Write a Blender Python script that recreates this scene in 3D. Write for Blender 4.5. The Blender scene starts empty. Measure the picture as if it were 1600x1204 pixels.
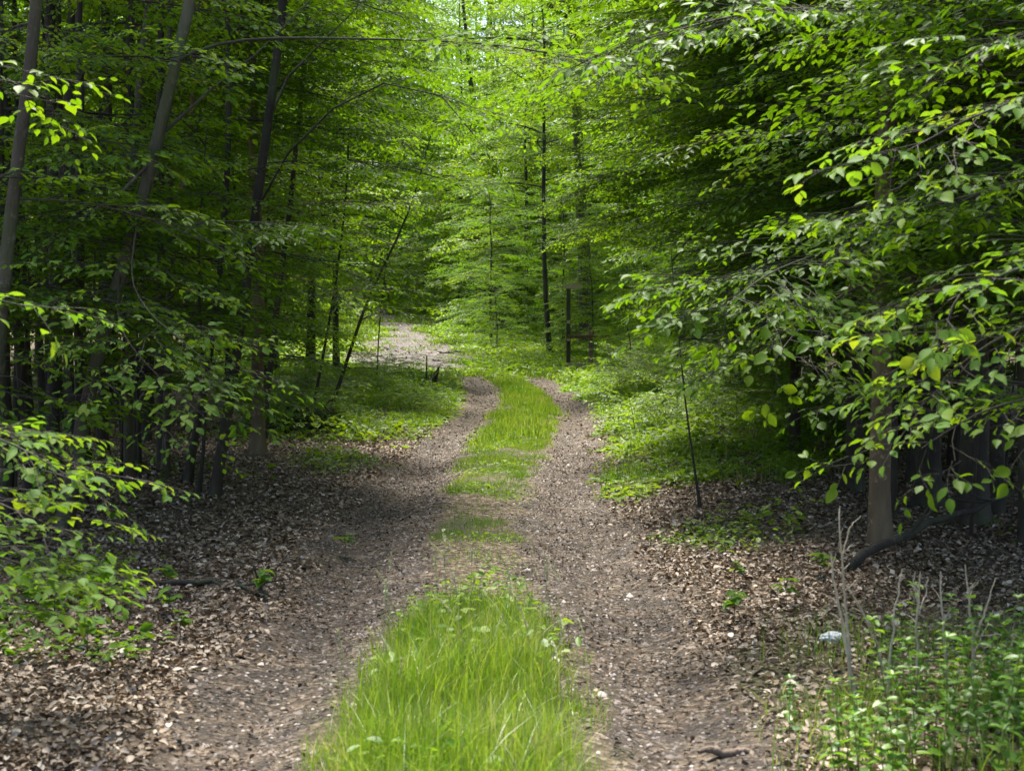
import bpy, math, random
import numpy as np
from mathutils import Vector, noise

# ------------------------------------------------------------------ camera, world, sun, exposure
sc = bpy.context.scene
C = sc.collection
cam_d = bpy.data.cameras.new("camera")
cam_d.lens = 50.0
cam_d.sensor_width = 36.0
cam_d.clip_start = 0.1
cam_d.clip_end = 1500
cam_d.dof.use_dof = True
cam_d.dof.focus_distance = 14.0
cam_d.dof.aperture_fstop = 5.6
cam = bpy.data.objects.new("camera", cam_d)
C.objects.link(cam)
CAM_Z = 1.5
PITCH = math.atan(102 / 2222)
cam.location = (0, 0, CAM_Z)
cam.rotation_euler = (math.pi / 2 - PITCH, 0, 0)
sc.camera = cam

SUN_EL, SUN_AZ = math.radians(66), math.radians(-14)   # azimuth from +Y towards +X
world = bpy.data.worlds.new("World")
sc.world = world
world.use_nodes = True
wn = world.node_tree
sky = wn.nodes.new("ShaderNodeTexSky")
sky.sky_type = 'NISHITA'
sky.sun_disc = False
sky.sun_elevation = SUN_EL
sky.sun_rotation = SUN_AZ
sky.air_density = 1.0
sky.dust_density = 2.5
wn.nodes["Background"].inputs[1].default_value = 0.115
wn.links.new(sky.outputs[0], wn.nodes["Background"].inputs[0])

sun_d = bpy.data.lights.new("sun", 'SUN')
sun_d.energy = 4.0
sun_d.angle = math.radians(11.0)
sun_d.color = (1.0, 0.95, 0.86)
sun = bpy.data.objects.new("sun", sun_d)
C.objects.link(sun)
sdir = Vector((math.sin(SUN_AZ) * math.cos(SUN_EL), math.cos(SUN_AZ) * math.cos(SUN_EL), math.sin(SUN_EL)))
sun.rotation_euler = sdir.to_track_quat('Z', 'Y').to_euler()

sc.view_settings.view_transform = 'Standard'
sc.view_settings.look = 'None'
sc.view_settings.gamma = 1.0
sc.view_settings.exposure = 1.75
sc.render.engine = 'CYCLES'
cy = sc.cycles
cy.max_bounces = 7
cy.diffuse_bounces = 4
cy.glossy_bounces = 2
cy.transmission_bounces = 5
cy.transparent_max_bounces = 4
cy.use_denoising = True
cy.use_adaptive_sampling = True
cy.adaptive_threshold = 0.02
cy.caustics_reflective = False
cy.caustics_refractive = False
cy.sample_clamp_indirect = 4.0

# ------------------------------------------------------------------ helpers
R = np.random.default_rng(7)


def px(x, y, Y):
    """world point seen at photo pixel (x, y) at distance Y"""
    xc, zc = (x - 800) / 2222.0, -(y - 602) / 2222.0
    c, s = math.cos(PITCH), math.sin(PITCH)
    dy, dz = c + zc * s, -s + zc * c
    k = Y / dy
    return np.array([xc * k, Y, CAM_Z + dz * k])


def tag(o, label=None, cat=None, group=None, kind=None):
    if label: o["label"] = label
    if cat: o["category"] = cat
    if group: o["group"] = group
    if kind: o["kind"] = kind
    return o


def link(name, me, parent=None, loc=None):
    o = bpy.data.objects.new(name, me)
    C.objects.link(o)
    if parent is not None: o.parent = parent
    if loc is not None: o.location = loc
    return o


def empty(name, loc=(0, 0, 0)):
    o = bpy.data.objects.new(name, None)
    o.empty_display_size = 0.2
    C.objects.link(o)
    o.location = tuple(float(v) for v in loc)
    return o


def make_mesh(name, V, loops, totals, mat=None, tint=None, smooth=False, extra=None):
    me = bpy.data.meshes.new(name)
    V = np.asarray(V, dtype=np.float32)
    loops = np.asarray(loops, dtype=np.int32).ravel()
    totals = np.asarray(totals, dtype=np.int32)
    me.vertices.add(len(V))
    me.vertices.foreach_set("co", V.ravel())
    me.loops.add(len(loops))
    me.loops.foreach_set("vertex_index", loops)
    me.polygons.add(len(totals))
    starts = np.concatenate([[0], np.cumsum(totals)[:-1]]).astype(np.int32)
    me.polygons.foreach_set("loop_start", starts)
    me.polygons.foreach_set("loop_total", totals)
    if smooth:
        me.polygons.foreach_set("use_smooth", np.ones(len(totals), dtype=bool))
    if tint is not None:
        a = me.attributes.new("tint", 'FLOAT', 'POINT')
        a.data.foreach_set("value", np.asarray(tint, dtype=np.float32))
    for k, v in (extra or {}).items():
        a = me.attributes.new(k, 'FLOAT', 'POINT')
        a.data.foreach_set("value", np.asarray(v, dtype=np.float32))
    me.update(calc_edges=True)
    if mat: me.materials.append(mat)
    return me


# leaf shapes (unit length along +x, normal +z)
LEAF_LO = (np.array([[0, 0, 0], [.30, .27, .05], [.72, .23, .02], [1, 0, -.08], [.72, -.23, .02], [.30, -.27, .05]]),
           [(0, 3, 2, 1), (0, 5, 4, 3)])
LEAF_HI = (np.array([[0, 0, 0], [.32, 0, -.02], [.66, 0, -.035], [1, 0, -.12],
                     [.10, .15, .02], [.30, .29, .045], [.55, .31, .04], [.80, .18, .0],
                     [.10, -.15, .02], [.30, -.29, .045], [.55, -.31, .04], [.80, -.18, .0]]),
           [(0, 1, 5, 4), (1, 2, 6, 5), (2, 3, 7, 6), (0, 8, 9, 1), (1, 9, 10, 2), (2, 10, 11, 3)])
LEAF_CLUMP = (np.array([[0, 0, 0], [.35, .42, .08], [.9, .30, -.05], [1, -.1, -.1], [.6, -.45, .03], [.2, -.33, .1]]),
              [(0, 3, 2, 1), (0, 5, 4, 3)])


def frames(d, tilt=0.0, rng=R, up=None):
    """(N,3) directions -> (N,3,3) with columns x=d, y, z"""
    d = d / np.linalg.norm(d, axis=1, keepdims=True)
    n = len(d)
    z = np.tile([0, 0, 1.0], (n, 1)) if up is None else up.copy()
    if tilt: z = z + rng.normal(0, tilt, (n, 3))
    z = z - (z * d).sum(1, keepdims=True) * d
    z /= np.linalg.norm(z, axis=1, keepdims=True) + 1e-9
    y = np.cross(z, d)
    return np.stack([d, y, z], axis=2)


def leaves_mesh(name, pos, F, size, tmpl, mat, rng=R, tint=None):
    tv, tf = tmpl
    n, m = len(pos), len(tv)
    w = rng.uniform(.68, 1.15, n)
    T = tv[None] * size[:, None, None] * np.stack([np.ones(n), w, rng.uniform(.6, 1.9, n)], 1)[:, None, :]
    V = np.einsum('nij,nmj->nmi', F, T) + pos[:, None, :]
    fl = np.array([i for f in tf for i in f])
    loops = (fl[None] + (np.arange(n) * m)[:, None])
    tot = np.tile([len(f) for f in tf], n)
    t = (rng.random(n) if tint is None else tint)
    return make_mesh(name, V.reshape(-1, 3), loops, tot, mat, np.repeat(t, m))


class Tubes:
    def __init__(self): self.V, self.L, self.n = [], [], 0

    def add(self, pts, rad, sides=6, cap=False):
        pts = np.asarray(pts, float)
        k = len(pts)
        rad = np.broadcast_to(np.asarray(rad, float), (k,))
        t = np.gradient(pts, axis=0)
        t /= np.linalg.norm(t, axis=1, keepdims=True) + 1e-9
        ref = np.array([0, 0, 1.0]) if abs(t[0][2]) < .8 else np.array([1.0, 0, 0])
        u = np.cross(t, ref); u /= np.linalg.norm(u, axis=1, keepdims=True) + 1e-9
        v = np.cross(t, u)
        a = np.arange(sides) / sides * 2 * np.pi
        rr_ = np.broadcast_to(rad[:, None], (k, sides)).copy()
        if sides >= 8 and not cap:
            ph = R.uniform(0, 6.28); hz = np.maximum(pts[:, 2] - pts[min(1, k - 1), 2], 0)
            rr_ *= 1 + .55 * np.exp(-hz / .13)[:, None] * np.maximum(np.sin(a * 3 + ph) * .6 + np.sin(a * 5 + ph * 2) * .5, -.3)[None]
            rr_ *= 1 + R.normal(0, .035, (k, sides))
        ring = pts[:, None] + rr_[:, :, None] * (np.cos(a)[None, :, None] * u[:, None] + np.sin(a)[None, :, None] * v[:, None])
        self.V.append(ring.reshape(-1, 3))
        i = np.arange(k - 1)[:, None] * sides
        j = np.arange(sides)[None]; j2 = (j + 1) % sides
        q = np.stack([i + j, i + j2, i + sides + j2, i + sides + j], axis=2).reshape(-1, 4) + self.n
        self.L.append(q)
        self.n += k * sides
        if cap:
            c0, c1 = pts[0], pts[-1]
            self.V.append(np.array([c0, c1]))
            b0, b1 = self.n - k * sides, self.n - sides
            jj, jj2 = np.arange(sides), (np.arange(sides) + 1) % sides
            self.L.append(np.stack([b0 + jj2, b0 + jj, np.full(sides, self.n), np.full(sides, self.n)], 1))
            self.L.append(np.stack([b1 + jj, b1 + jj2, np.full(sides, self.n + 1), np.full(sides, self.n + 1)], 1))
            self.n += 2

    def mesh(self, name, mat, smooth=True):
        V = np.concatenate(self.V); L = np.concatenate(self.L)
        tri = L[:, 2] == L[:, 3]
        if tri.any():
            loops = np.concatenate([L[~tri].ravel(), L[tri][:, :3].ravel()])
            tot = np.concatenate([np.full((~tri).sum(), 4), np.full(tri.sum(), 3)])
        else:
            loops, tot = L.ravel(), np.full(len(L), 4)
        return make_mesh(name, V, loops, tot, mat, smooth=smooth)


# ------------------------------------------------------------------ materials
def new_mat(name):
    m = bpy.data.materials.new(name)
    m.use_nodes = True
    nt = m.node_tree
    for n in list(nt.nodes): nt.nodes.remove(n)
    out = nt.nodes.new("ShaderNodeOutputMaterial")
    return m, nt, out


def ramp(nt, stops, inp=None):
    r = nt.nodes.new("ShaderNodeValToRGB")
    e = r.color_ramp.elements
    while len(e) < len(stops): e.new(0.5)
    for i, (p, c) in enumerate(stops):
        e[i].position = p; e[i].color = (*c, 1)
    if inp is not None: nt.links.new(inp, r.inputs[0])
    return r


def leaf_material(name, stops, tstops, trans=0.45, rough=0.42, spec=0.5, objvar=0.0):
    m, nt, out = new_mat(name)
    at = nt.nodes.new("ShaderNodeAttribute"); at.attribute_name = "tint"
    src = at.outputs["Fac"]
    if objvar:
        oi = nt.nodes.new("ShaderNodeObjectInfo")
        mx = nt.nodes.new("ShaderNodeMix"); mx.data_type = 'FLOAT'
        mx.inputs[0].default_value = objvar
        nt.links.new(src, mx.inputs[2]); nt.links.new(oi.outputs["Random"], mx.inputs[3])
        src = mx.outputs[0]
    r1 = ramp(nt, stops, src)
    r2 = ramp(nt, tstops, src)
    p = nt.nodes.new("ShaderNodeBsdfPrincipled")
    p.inputs["Roughness"].default_value = rough
    p.inputs["Specular IOR Level"].default_value = spec
    nt.links.new(r1.outputs[0], p.inputs["Base Color"])
    t = nt.nodes.new("ShaderNodeBsdfTranslucent")
    nt.links.new(r2.outputs[0], t.inputs["Color"])
    ms = nt.nodes.new("ShaderNodeMixShader"); ms.inputs[0].default_value = trans
    nt.links.new(p.outputs[0], ms.inputs[1]); nt.links.new(t.outputs[0], ms.inputs[2])
    nt.links.new(ms.outputs[0], out.inputs[0])
    return m


M = {}
M['leaf'] = leaf_material("beech_leaf", [(0, (.035, .086, .003)), (.5, (.062, .135, .004)), (1, (.112, .19, .006))],
                          [(0, (.11, .25, .003)), (.5, (.19, .37, .005)), (1, (.33, .47, .007))], objvar=.35, spec=.18, rough=.5, trans=.44)
M['leaf_fresh_lit'] = leaf_material("fresh_lit_beech_leaf", [(0, (.045, .115, .010)), (.6, (.080, .165, .012)), (1, (.14, .20, .014))],  # yellow-green leaf; its brightness also stands in for sunlight on shaded tiers
                                [(0, (.15, .33, .01)), (.6, (.25, .42, .014)), (1, (.42, .50, .018))], trans=.42, rough=.6, spec=.16)
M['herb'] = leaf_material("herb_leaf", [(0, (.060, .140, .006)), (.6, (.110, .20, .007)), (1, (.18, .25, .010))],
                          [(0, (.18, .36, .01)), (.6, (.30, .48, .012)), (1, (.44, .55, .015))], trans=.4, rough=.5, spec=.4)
M['grass'] = leaf_material("grass_blade", [(0, (.040, .10, .008)), (.5, (.095, .185, .012)), (.82, (.18, .25, .03)), (.93, (.30, .27, .11)), (1, (.40, .34, .18))],
                           [(0, (.12, .28, .008)), (.5, (.24, .40, .02)), (.85, (.40, .52, .03)), (1, (.60, .54, .20))], trans=.38, rough=.45)
M['litter'] = leaf_material("dead_leaf", [(0, (.032, .020, .011)), (.3, (.095, .062, .036)), (.6, (.21, .150, .096)), (.88, (.38, .295, .215)), (1, (.54, .46, .37))],
                            [(0, (.05, .03, .01)), (1, (.25, .15, .07))], trans=.12, rough=.55, spec=.35)


def bark_material(name, c0, c1, c2, scale=6.0, green=0.4):
    m, nt, out = new_mat(name)
    tc = nt.nodes.new("ShaderNodeTexCoord")
    mp = nt.nodes.new("ShaderNodeMapping"); mp.inputs["Scale"].default_value = (1, 1, .25)
    nt.links.new(tc.outputs["Object"], mp.inputs[0])
    n1 = nt.nodes.new("ShaderNodeTexNoise"); n1.inputs["Scale"].default_value = scale; n1.inputs["Detail"].default_value = 6
    nt.links.new(mp.outputs[0], n1.inputs[0])
    r = ramp(nt, [(.3, c0), (.55, c1), (.75, c2)], n1.outputs[0])
    n2 = nt.nodes.new("ShaderNodeTexNoise"); n2.inputs["Scale"].default_value = 1.7; n2.inputs["Detail"].default_value = 4
    nt.links.new(tc.outputs["Object"], n2.inputs[0])
    rg = ramp(nt, [(.45, (0, 0, 0)), (.65, (green, green, green))], n2.outputs[0])
    mx = nt.nodes.new("ShaderNodeMix"); mx.data_type = 'RGBA'
    nt.links.new(rg.outputs[0], mx.inputs[0]); nt.links.new(r.outputs[0], mx.inputs[6])
    mx.inputs[7].default_value = (.07, .10, .03, 1)
    n4 = nt.nodes.new("ShaderNodeTexNoise"); n4.inputs["Scale"].default_value = 11; n4.inputs["Detail"].default_value = 7; n4.inputs["Roughness"].default_value = .7
    nt.links.new(tc.outputs["Object"], n4.inputs[0])
    rl = ramp(nt, [(.58, (0, 0, 0)), (.66, (.55, .55, .55))], n4.outputs[0])
    mz = nt.nodes.new("ShaderNodeMix"); mz.data_type = 'RGBA'
    nt.links.new(rl.outputs[0], mz.inputs[0]); nt.links.new(mx.outputs[2], mz.inputs[6])
    mz.inputs[7].default_value = (min(c2[0] * 1.6, .6), min(c2[1] * 1.7, .6), min(c2[2] * 1.6, .6), 1)
    mx = mz
    n3 = nt.nodes.new("ShaderNodeTexNoise"); n3.inputs["Scale"].default_value = scale * 8; n3.inputs["Detail"].default_value = 5
    nt.links.new(mp.outputs[0], n3.inputs[0])
    bp = nt.nodes.new("ShaderNodeBump"); bp.inputs["Strength"].default_value = .9; bp.inputs["Distance"].default_value = .015
    nt.links.new(n3.outputs[0], bp.inputs["Height"])
    p = nt.nodes.new("ShaderNodeBsdfPrincipled"); p.inputs["Roughness"].default_value = .85
    nt.links.new(mx.outputs[2], p.inputs["Base Color"]); nt.links.new(bp.outputs[0], p.inputs["Normal"])
    nt.links.new(p.outputs[0], out.inputs[0])
    return m


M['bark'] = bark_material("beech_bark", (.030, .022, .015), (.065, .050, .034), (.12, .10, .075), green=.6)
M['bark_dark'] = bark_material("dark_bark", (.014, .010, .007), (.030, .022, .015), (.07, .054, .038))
M['bark_tan'] = bark_material("tan_bark", (.07, .045, .025), (.15, .105, .06), (.26, .19, .12), green=.3)
M['wood_red'] = bark_material('reddish_wood', (.10, .05, .034), (.17, .085, .055), (.26, .15, .10), scale=12, green=0)
M['soil'] = bark_material('dark_soil', (.025, .018, .012), (.05, .037, .025), (.09, .068, .046), scale=14, green=.5)
M['dead'] = bark_material("dead_stem", (.34, .27, .18), (.48, .40, .29), (.60, .52, .40), scale=20, green=0)
M['wood'] = bark_material("weathered_wood", (.10, .07, .05), (.17, .12, .085), (.24, .18, .13), scale=12, green=.05)
M['wood_pale'] = bark_material("pale_wood", (.36, .27, .18), (.46, .36, .25), (.55, .45, .33), scale=12, green=0)

# ------------------------------------------------------------------ terrain
def xc_path(Y):
    return np.interp(Y, [0, 4.8, 6, 7.6, 9.8, 12.8, 15.1, 17.5, 20.8, 23.8, 27.8, 33, 36, 40], [-.19, -.19, -.16, -.15, -.26, -.21, -.14, -.03, .14, .26, .25, -.0, -.25, -.9])


def half_strip(Y):
    return np.interp(Y, [0, 6, 7.5, 8.6, 9.8, 12.8, 15, 17.5, 21, 28, 33], [.52, .44, .24, .22, .26, .31, .38, .46, .50, .44, .40])


FP_Y = [35, 38, 41, 45, 50, 56, 66, 80, 90, 130]
FP_L = [-3.6, -4.6, -4.9, -5.1, -5.1, -5.2, -6.1, -9.2, -18, -80]
FP_R = [-1.3, -1.1, -1.1, -1.3, -2.0, -2.9, -4.4, -7.4, -15, -77]


def base_z(Y):
    return np.interp(Y, [-50, 32, 36, 38, 45, 60, 80, 110, 200, 400], [0, 0, .04, .10, .45, 1.05, 2.15, 5.5, 20, 40])


def hnoise(x, y, s, seed=0):
    """cheap smooth value noise on arrays"""
    x = np.asarray(x) * s + seed * 17.3; y = np.asarray(y) * s + seed * 9.1
    xi, yi = np.floor(x), np.floor(y)
    fx, fy = x - xi, y - yi
    fx = fx * fx * (3 - 2 * fx); fy = fy * fy * (3 - 2 * fy)
    h = lambda a, b: np.modf(np.abs(np.sin(a * 127.1 + b * 311.7 + seed) * 43758.5453))[0]
    return (h(xi, yi) * (1 - fx) + h(xi + 1, yi) * fx) * (1 - fy) + (h(xi, yi + 1) * (1 - fx) + h(xi + 1, yi + 1) * fx) * fy


def sstep(a, b, x):
    t = np.clip((x - a) / (b - a), 0, 1)
    return t * t * (3 - 2 * t)


def masks(x, y):
    """gravel, grass, far-path weights (0..1) at ground points"""
    x = np.asarray(x, float); y = np.asarray(y, float)
    n = hnoise(x, y, 1.7, 1) - .5; n2 = hnoise(x, y, 6, 2) - .5
    dx = np.abs(x - xc_path(y)); hs = half_strip(y)
    n3 = hnoise(x, y, 2.9, 33) - .5
    trk = sstep(1.28, .95, dx + n * .35 + n2 * .15) * sstep(hs - .05, hs + .12, dx + n2 * .2 + n3 * .22) * sstep(36.6, 35.4, y + n * 2)
    l = np.interp(y, FP_Y, FP_L); r = np.interp(y, FP_Y, FP_R)
    nf = (hnoise(x, y, .8, 51) - .5) * 1.6 + (hnoise(x, y, 2.4, 52) - .5) * 1.1
    far = sstep(-.3, .35, x - l + nf) * sstep(-.3, .35, r - x + nf) * sstep(37.3, 38.2, y + n) * (y < 125)
    grav = np.maximum(trk, far)
    # grass and herb zones
    strip = sstep(hs + .10, hs - .12, dx + n2 * .2 + n3 * .22) * (1 - .88 * sstep(7.3, 7.8, y) * sstep(9.7, 9.3, y)) * (1 - .8 * sstep(10.3, 10.7, y) * sstep(12.2, 11.6, y)) * np.clip(.15 + 1.3 * hnoise(x, y, 3.1, 21), 0, 1) * (y < 38)
    rx = x - xc_path(y)
    right = sstep(1.0, 1.25, rx + n * .4) * sstep(11.8, 13.2, y + n * 2.0) * sstep(.2, -.6, rx - np.interp(y, [11, 14, 18, 25, 40], [2.6, 3.4, 4.2, 5.5, 9])) * (y < 36)
    left = sstep(-1.0, -1.3, rx + n * .4) * sstep(16.0, 18.0, y + n * 3 + (rx + 1) * .8) * sstep(-4.2, -3.2, rx) * (y < 36)
    patch = sstep(.75, .45, np.hypot((x + 1.75) / .9, (y - 14.6) / 1.5) + n * .5)
    patch2 = sstep(.75, .5, np.hypot((x - 1.55) / .8, (y - 9.6) / 1.0) + n * .5) * .7
    patch3 = sstep(.8, .5, np.hypot((x - 1.15) / .45, (y - 6.0) / 1.0) + n * .5) * .8
    mead = sstep(35.4, 36.4, y + n * 2) * sstep(62, 56, y) * sstep(-12, -9, x) * sstep(8, 5, x) * (1 - far)
    verge = sstep(1.6, .3, np.minimum(np.abs(x - l), np.abs(x - r))) * (y > 45) * (1 - far) * (y < 100)
    gr = np.clip(np.maximum.reduce([strip, right, left, patch, patch2, patch3, mead, verge]) * (1 - .9 * grav * (1 - strip)), 0, 1)
    gr = np.maximum(gr, .8 * sstep(52, 66, y) * (1 - far))
    return grav, gr, far, strip


def ground_z(x, y):
    x = np.asarray(x, float); y = np.asarray(y, float)
    dx = x - xc_path(y); adx = np.abs(dx)
    near = sstep(36, 32, y)
    z = base_z(y)
    z = z - .075 * np.exp(-((adx - .78) / .26) ** 2) * near + .035 * np.exp(-(dx / .35) ** 2) * near
    z = z + .06 * sstep(1.2, 2.6, adx) * near
    z = z + .16 * (hnoise(x, y, .35, 3) - .5) * sstep(1.5, 5, adx) + .05 * (hnoise(x, y, 1.3, 4) - .5) * sstep(.9, 1.8, adx)
    z = z + .018 * (hnoise(x, y, 4.5, 5) - .5) + .010 * (hnoise(x, y, 14, 6) - .5)
    z = z + .0008 * np.maximum(np.abs(x) - 12, 0) ** 2 * (y < 200)
    return z


def gz(x, y): return float(ground_z(np.array([x]), np.array([y]))[0])


def axis(stops):
    out = []
    for a, b, s in stops: out += list(np.arange(a, b, s))
    return np.array(out + [stops[-1][1]])


gy = axis([(-40, 0, 4), (0, 3, .5), (3, 12, .06), (12, 24, .12), (24, 45, .25), (45, 110, 1.0), (110, 420, 12)])
gx = axis([(-260, -40, 20), (-40, -12, 2), (-12, -4, .4), (-4, 4, .06), (4, 12, .4), (12, 40, 2), (40, 260, 20)])
GX, GY = np.meshgrid(gx, gy)
fx_, fy_ = GX.ravel(), GY.ravel()
mg, mr, mf, ms_ = masks(fx_, fy_)
nx, ny = len(gx), len(gy)
i = (np.arange(ny - 1)[:, None] * nx + np.arange(nx - 1)[None]).ravel()
q = np.stack([i, i + 1, i + 1 + nx, i + nx], 1)


def ground_material():
    m, nt, out = new_mat("forest_floor")
    tc = nt.nodes.new("ShaderNodeTexCoord")
    def noise_(scale, detail=6, rough=.6):
        n = nt.nodes.new("ShaderNodeTexNoise"); n.inputs["Scale"].default_value = scale
        n.inputs["Detail"].default_value = detail; n.inputs["Roughness"].default_value = rough
        nt.links.new(tc.outputs["Object"], n.inputs[0]); return n
    def vor(scale):
        v = nt.nodes.new("ShaderNodeTexVoronoi"); v.inputs["Scale"].default_value = scale
        nt.links.new(tc.outputs["Object"], v.inputs[0]); return v
    def mix(f, a, b):
        x = nt.nodes.new("ShaderNodeMix"); x.data_type = 'RGBA'
        nt.links.new(f, x.inputs[0]); nt.links.new(a, x.inputs[6]); nt.links.new(b, x.inputs[7]); return x.outputs[2]
    # litter: cells the size of leaves
    vl = vor(38); sep = nt.nodes.new("ShaderNodeSeparateColor"); nt.links.new(vl.outputs["Color"], sep.inputs[0])
    lit = ramp(nt, [(0, (.035, .024, .015)), (.4, (.085, .058, .036)), (.75, (.18, .13, .085)), (1, (.34, .27, .20))], sep.outputs[0])
    # track: grey-brown grit, pebbles, fragments
    vg = vor(75); sg = nt.nodes.new("ShaderNodeSeparateColor"); nt.links.new(vg.outputs["Color"], sg.inputs[0])
    grit = ramp(nt, [(0, (.020, .016, .012)), (.5, (.043, .035, .027)), (.88, (.095, .080, .066)), (1, (.30, .27, .24))], sg.outputs[0])
    soil = ramp(nt, [(.3, (.022, .017, .012)), (.55, (.047, .038, .030)), (.8, (.125, .112, .10))], noise_(2.2, 8, .7).outputs[0])
    mx = nt.nodes.new("ShaderNodeMix"); mx.data_type = 'RGBA'; mx.inputs[0].default_value = .5
    nt.links.new(grit.outputs[0], mx.inputs[6]); nt.links.new(soil.outputs[0], mx.inputs[7])
    gsoil = ramp(nt, [(.35, (.050, .036, .024)), (.5, (.045, .050, .016)), (.7, (.065, .085, .020))], noise_(6, 8, .8).outputs[0])
    ag = nt.nodes.new("ShaderNodeAttribute"); ag.attribute_name = "gravel"
    ar = nt.nodes.new("ShaderNodeAttribute"); ar.attribute_name = "grassy"
    fr = ramp(nt, [(.42, (0, 0, 0)), (.6, (.75, .75, .75))], noise_(3.5, 7, .8).outputs[0])
    vb = vor(7); sb = nt.nodes.new("ShaderNodeSeparateColor"); nt.links.new(vb.outputs["Color"], sb.inputs[0])
    big = ramp(nt, [(.25, (.35, .32, .30)), (.5, (.9, .86, .84)), (.8, (1.35, 1.28, 1.26))], noise_(1.1, 9, .8).outputs[0])
    mul = nt.nodes.new("ShaderNodeMix"); mul.data_type = 'RGBA'; mul.blend_type = 'MULTIPLY'; mul.inputs[0].default_value = 1
    nt.links.new(mx.outputs[2], mul.inputs[6]); nt.links.new(big.outputs[0], mul.inputs[7])
    trk = mix(fr.outputs[0], mul.outputs[2], lit.outputs[0])
    af = nt.nodes.new("ShaderNodeAttribute"); af.attribute_name = "stony"
    stn = ramp(nt, [(.35, (.035, .028, .024)), (.47, (.10, .082, .075)), (.58, (.17, .148, .142)), (.72, (.27, .245, .24))], noise_(3.0, 10, .85).outputs[0])
    trk = mix(af.outputs["Fac"], trk, stn.outputs[0])
    c = mix(ag.outputs["Fac"], lit.outputs[0], trk)
    c = mix(ar.outputs["Fac"], c, gsoil.outputs[0])
    p = nt.nodes.new("ShaderNodeBsdfPrincipled"); p.inputs["Roughness"].default_value = .85
    p.inputs["Specular IOR Level"].default_value = .3
    nt.links.new(c, p.inputs["Base Color"])
    b1 = nt.nodes.new("ShaderNodeBump"); b1.inputs["Strength"].default_value = .8; b1.inputs["Distance"].default_value = .02
    nt.links.new(vl.outputs["Distance"], b1.inputs["Height"])
    b2 = nt.nodes.new("ShaderNodeBump"); b2.inputs["Strength"].default_value = .8; b2.inputs["Distance"].default_value = .015
    nt.links.new(noise_(45, 8, .75).outputs[0], b2.inputs["Height"]); nt.links.new(b1.outputs[0], b2.inputs["Normal"])
    nt.links.new(b2.outputs[0], p.inputs["Normal"])
    nt.links.new(p.outputs[0], out.inputs[0])
    return m


M['ground'] = ground_material()
gm = make_mesh("ground", np.stack([fx_, fy_, ground_z(fx_, fy_)], 1), q, np.full(len(q), 4), M['ground'], smooth=True,
               extra={"gravel": mg, "grassy": mr * .9, "stony": mf})
tag(link("ground", gm), kind="structure")

# ------------------------------------------------------------------ foliage engine
def make_spray(rng, L=.5, side0=.26, step=.055, leaf=.07):
    """a flat beech twig: leaf frames and twig segments in local coordinates (x forward, z up)"""
    P, D, S, segs = [], [], [], []
    bend = lambda s: np.array([s, .03 * math.sin(s * 9 + ph), -.22 * s * s])
    ph = rng.uniform(0, 6)
    s = .08; sgn = 1
    segs.append([bend(t) for t in np.linspace(0, L, 5)])
    def leaf_at(p, ang, sz):
        d = np.array([math.cos(ang), math.sin(ang), -rng.uniform(.05, .45)])
        P.append(p); D.append(d); S.append(sz * rng.uniform(.5, 1.15))
    while s < L:
        b = bend(s)
        tl = side0 * (1 - .75 * s / L) * rng.uniform(.7, 1.15)
        a = sgn * rng.uniform(.65, 1.0)
        e = b + np.array([math.cos(a), math.sin(a), -.12]) * tl
        if tl > .09:
            segs.append([b, (b + e) / 2 + [0, 0, .008], e])
            t = .04; g = 1
            while t < tl:
                leaf_at(b + (e - b) * t / tl, a + g * rng.uniform(.6, 1.1), leaf)
                t += step; g = -g
            leaf_at(e, a + rng.uniform(-.3, .3), leaf)
        else:
            leaf_at(b, a, leaf)
        s += .075; sgn = -sgn
    leaf_at(bend(L), 0, leaf)
    P, D, S = np.array(P), np.array(D), np.array(S)
    return P, frames(D, .28, rng), S, [np.array(x) for x in segs]


_r = np.random.default_rng(3)
SPRAYS = [make_spray(_r, L) for L in (.45, .5, .55, .6, .4, .5)]
SPRAYS_BIG = [make_spray(_r, L, .34, .105, .125) for L in (.6, .7, .8, .65)]


SPRAYS_HERO = [make_spray(_r, L, .17, .05, .066) for L in (.22, .26, .3, .34, .28)]


def place_sprays(pos, dirs, scale, lib, rng, tilt=.22):
    """compose spray frames with placements; returns leaf pos, frames, sizes, twig polylines"""
    F = frames(dirs, tilt, rng)
    pick = rng.integers(0, len(lib), len(pos))
    OP, OF, OS, OT, TW = [], [], [], [], []
    tn = rng.random(len(pos))
    for k, (P, LF, S, segs) in enumerate(lib):
        idx = np.where(pick == k)[0]
        if not len(idx): continue
        f, p, s = F[idx], pos[idx], scale[idx]
        OP.append((np.einsum('nij,mj->nmi', f, P) * s[:, None, None] + p[:, None]).reshape(-1, 3))
        OF.append(np.einsum('nij,mjk->nmik', f, LF).reshape(-1, 3, 3))
        OS.append((s[:, None] * .5 + .5) * S[None])
        OT.append(np.clip(tn[idx][:, None] * .5 + rng.random((len(idx), len(P))) * .5, 0, 1))
        for sg in segs:
            TW.append(np.einsum('nij,mj->nmi', f, sg) * s[:, None, None] + p[:, None])
    return np.concatenate(OP), np.concatenate(OF), np.concatenate([o.ravel() for o in OS]), np.concatenate([o.ravel() for o in OT]), TW


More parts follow.
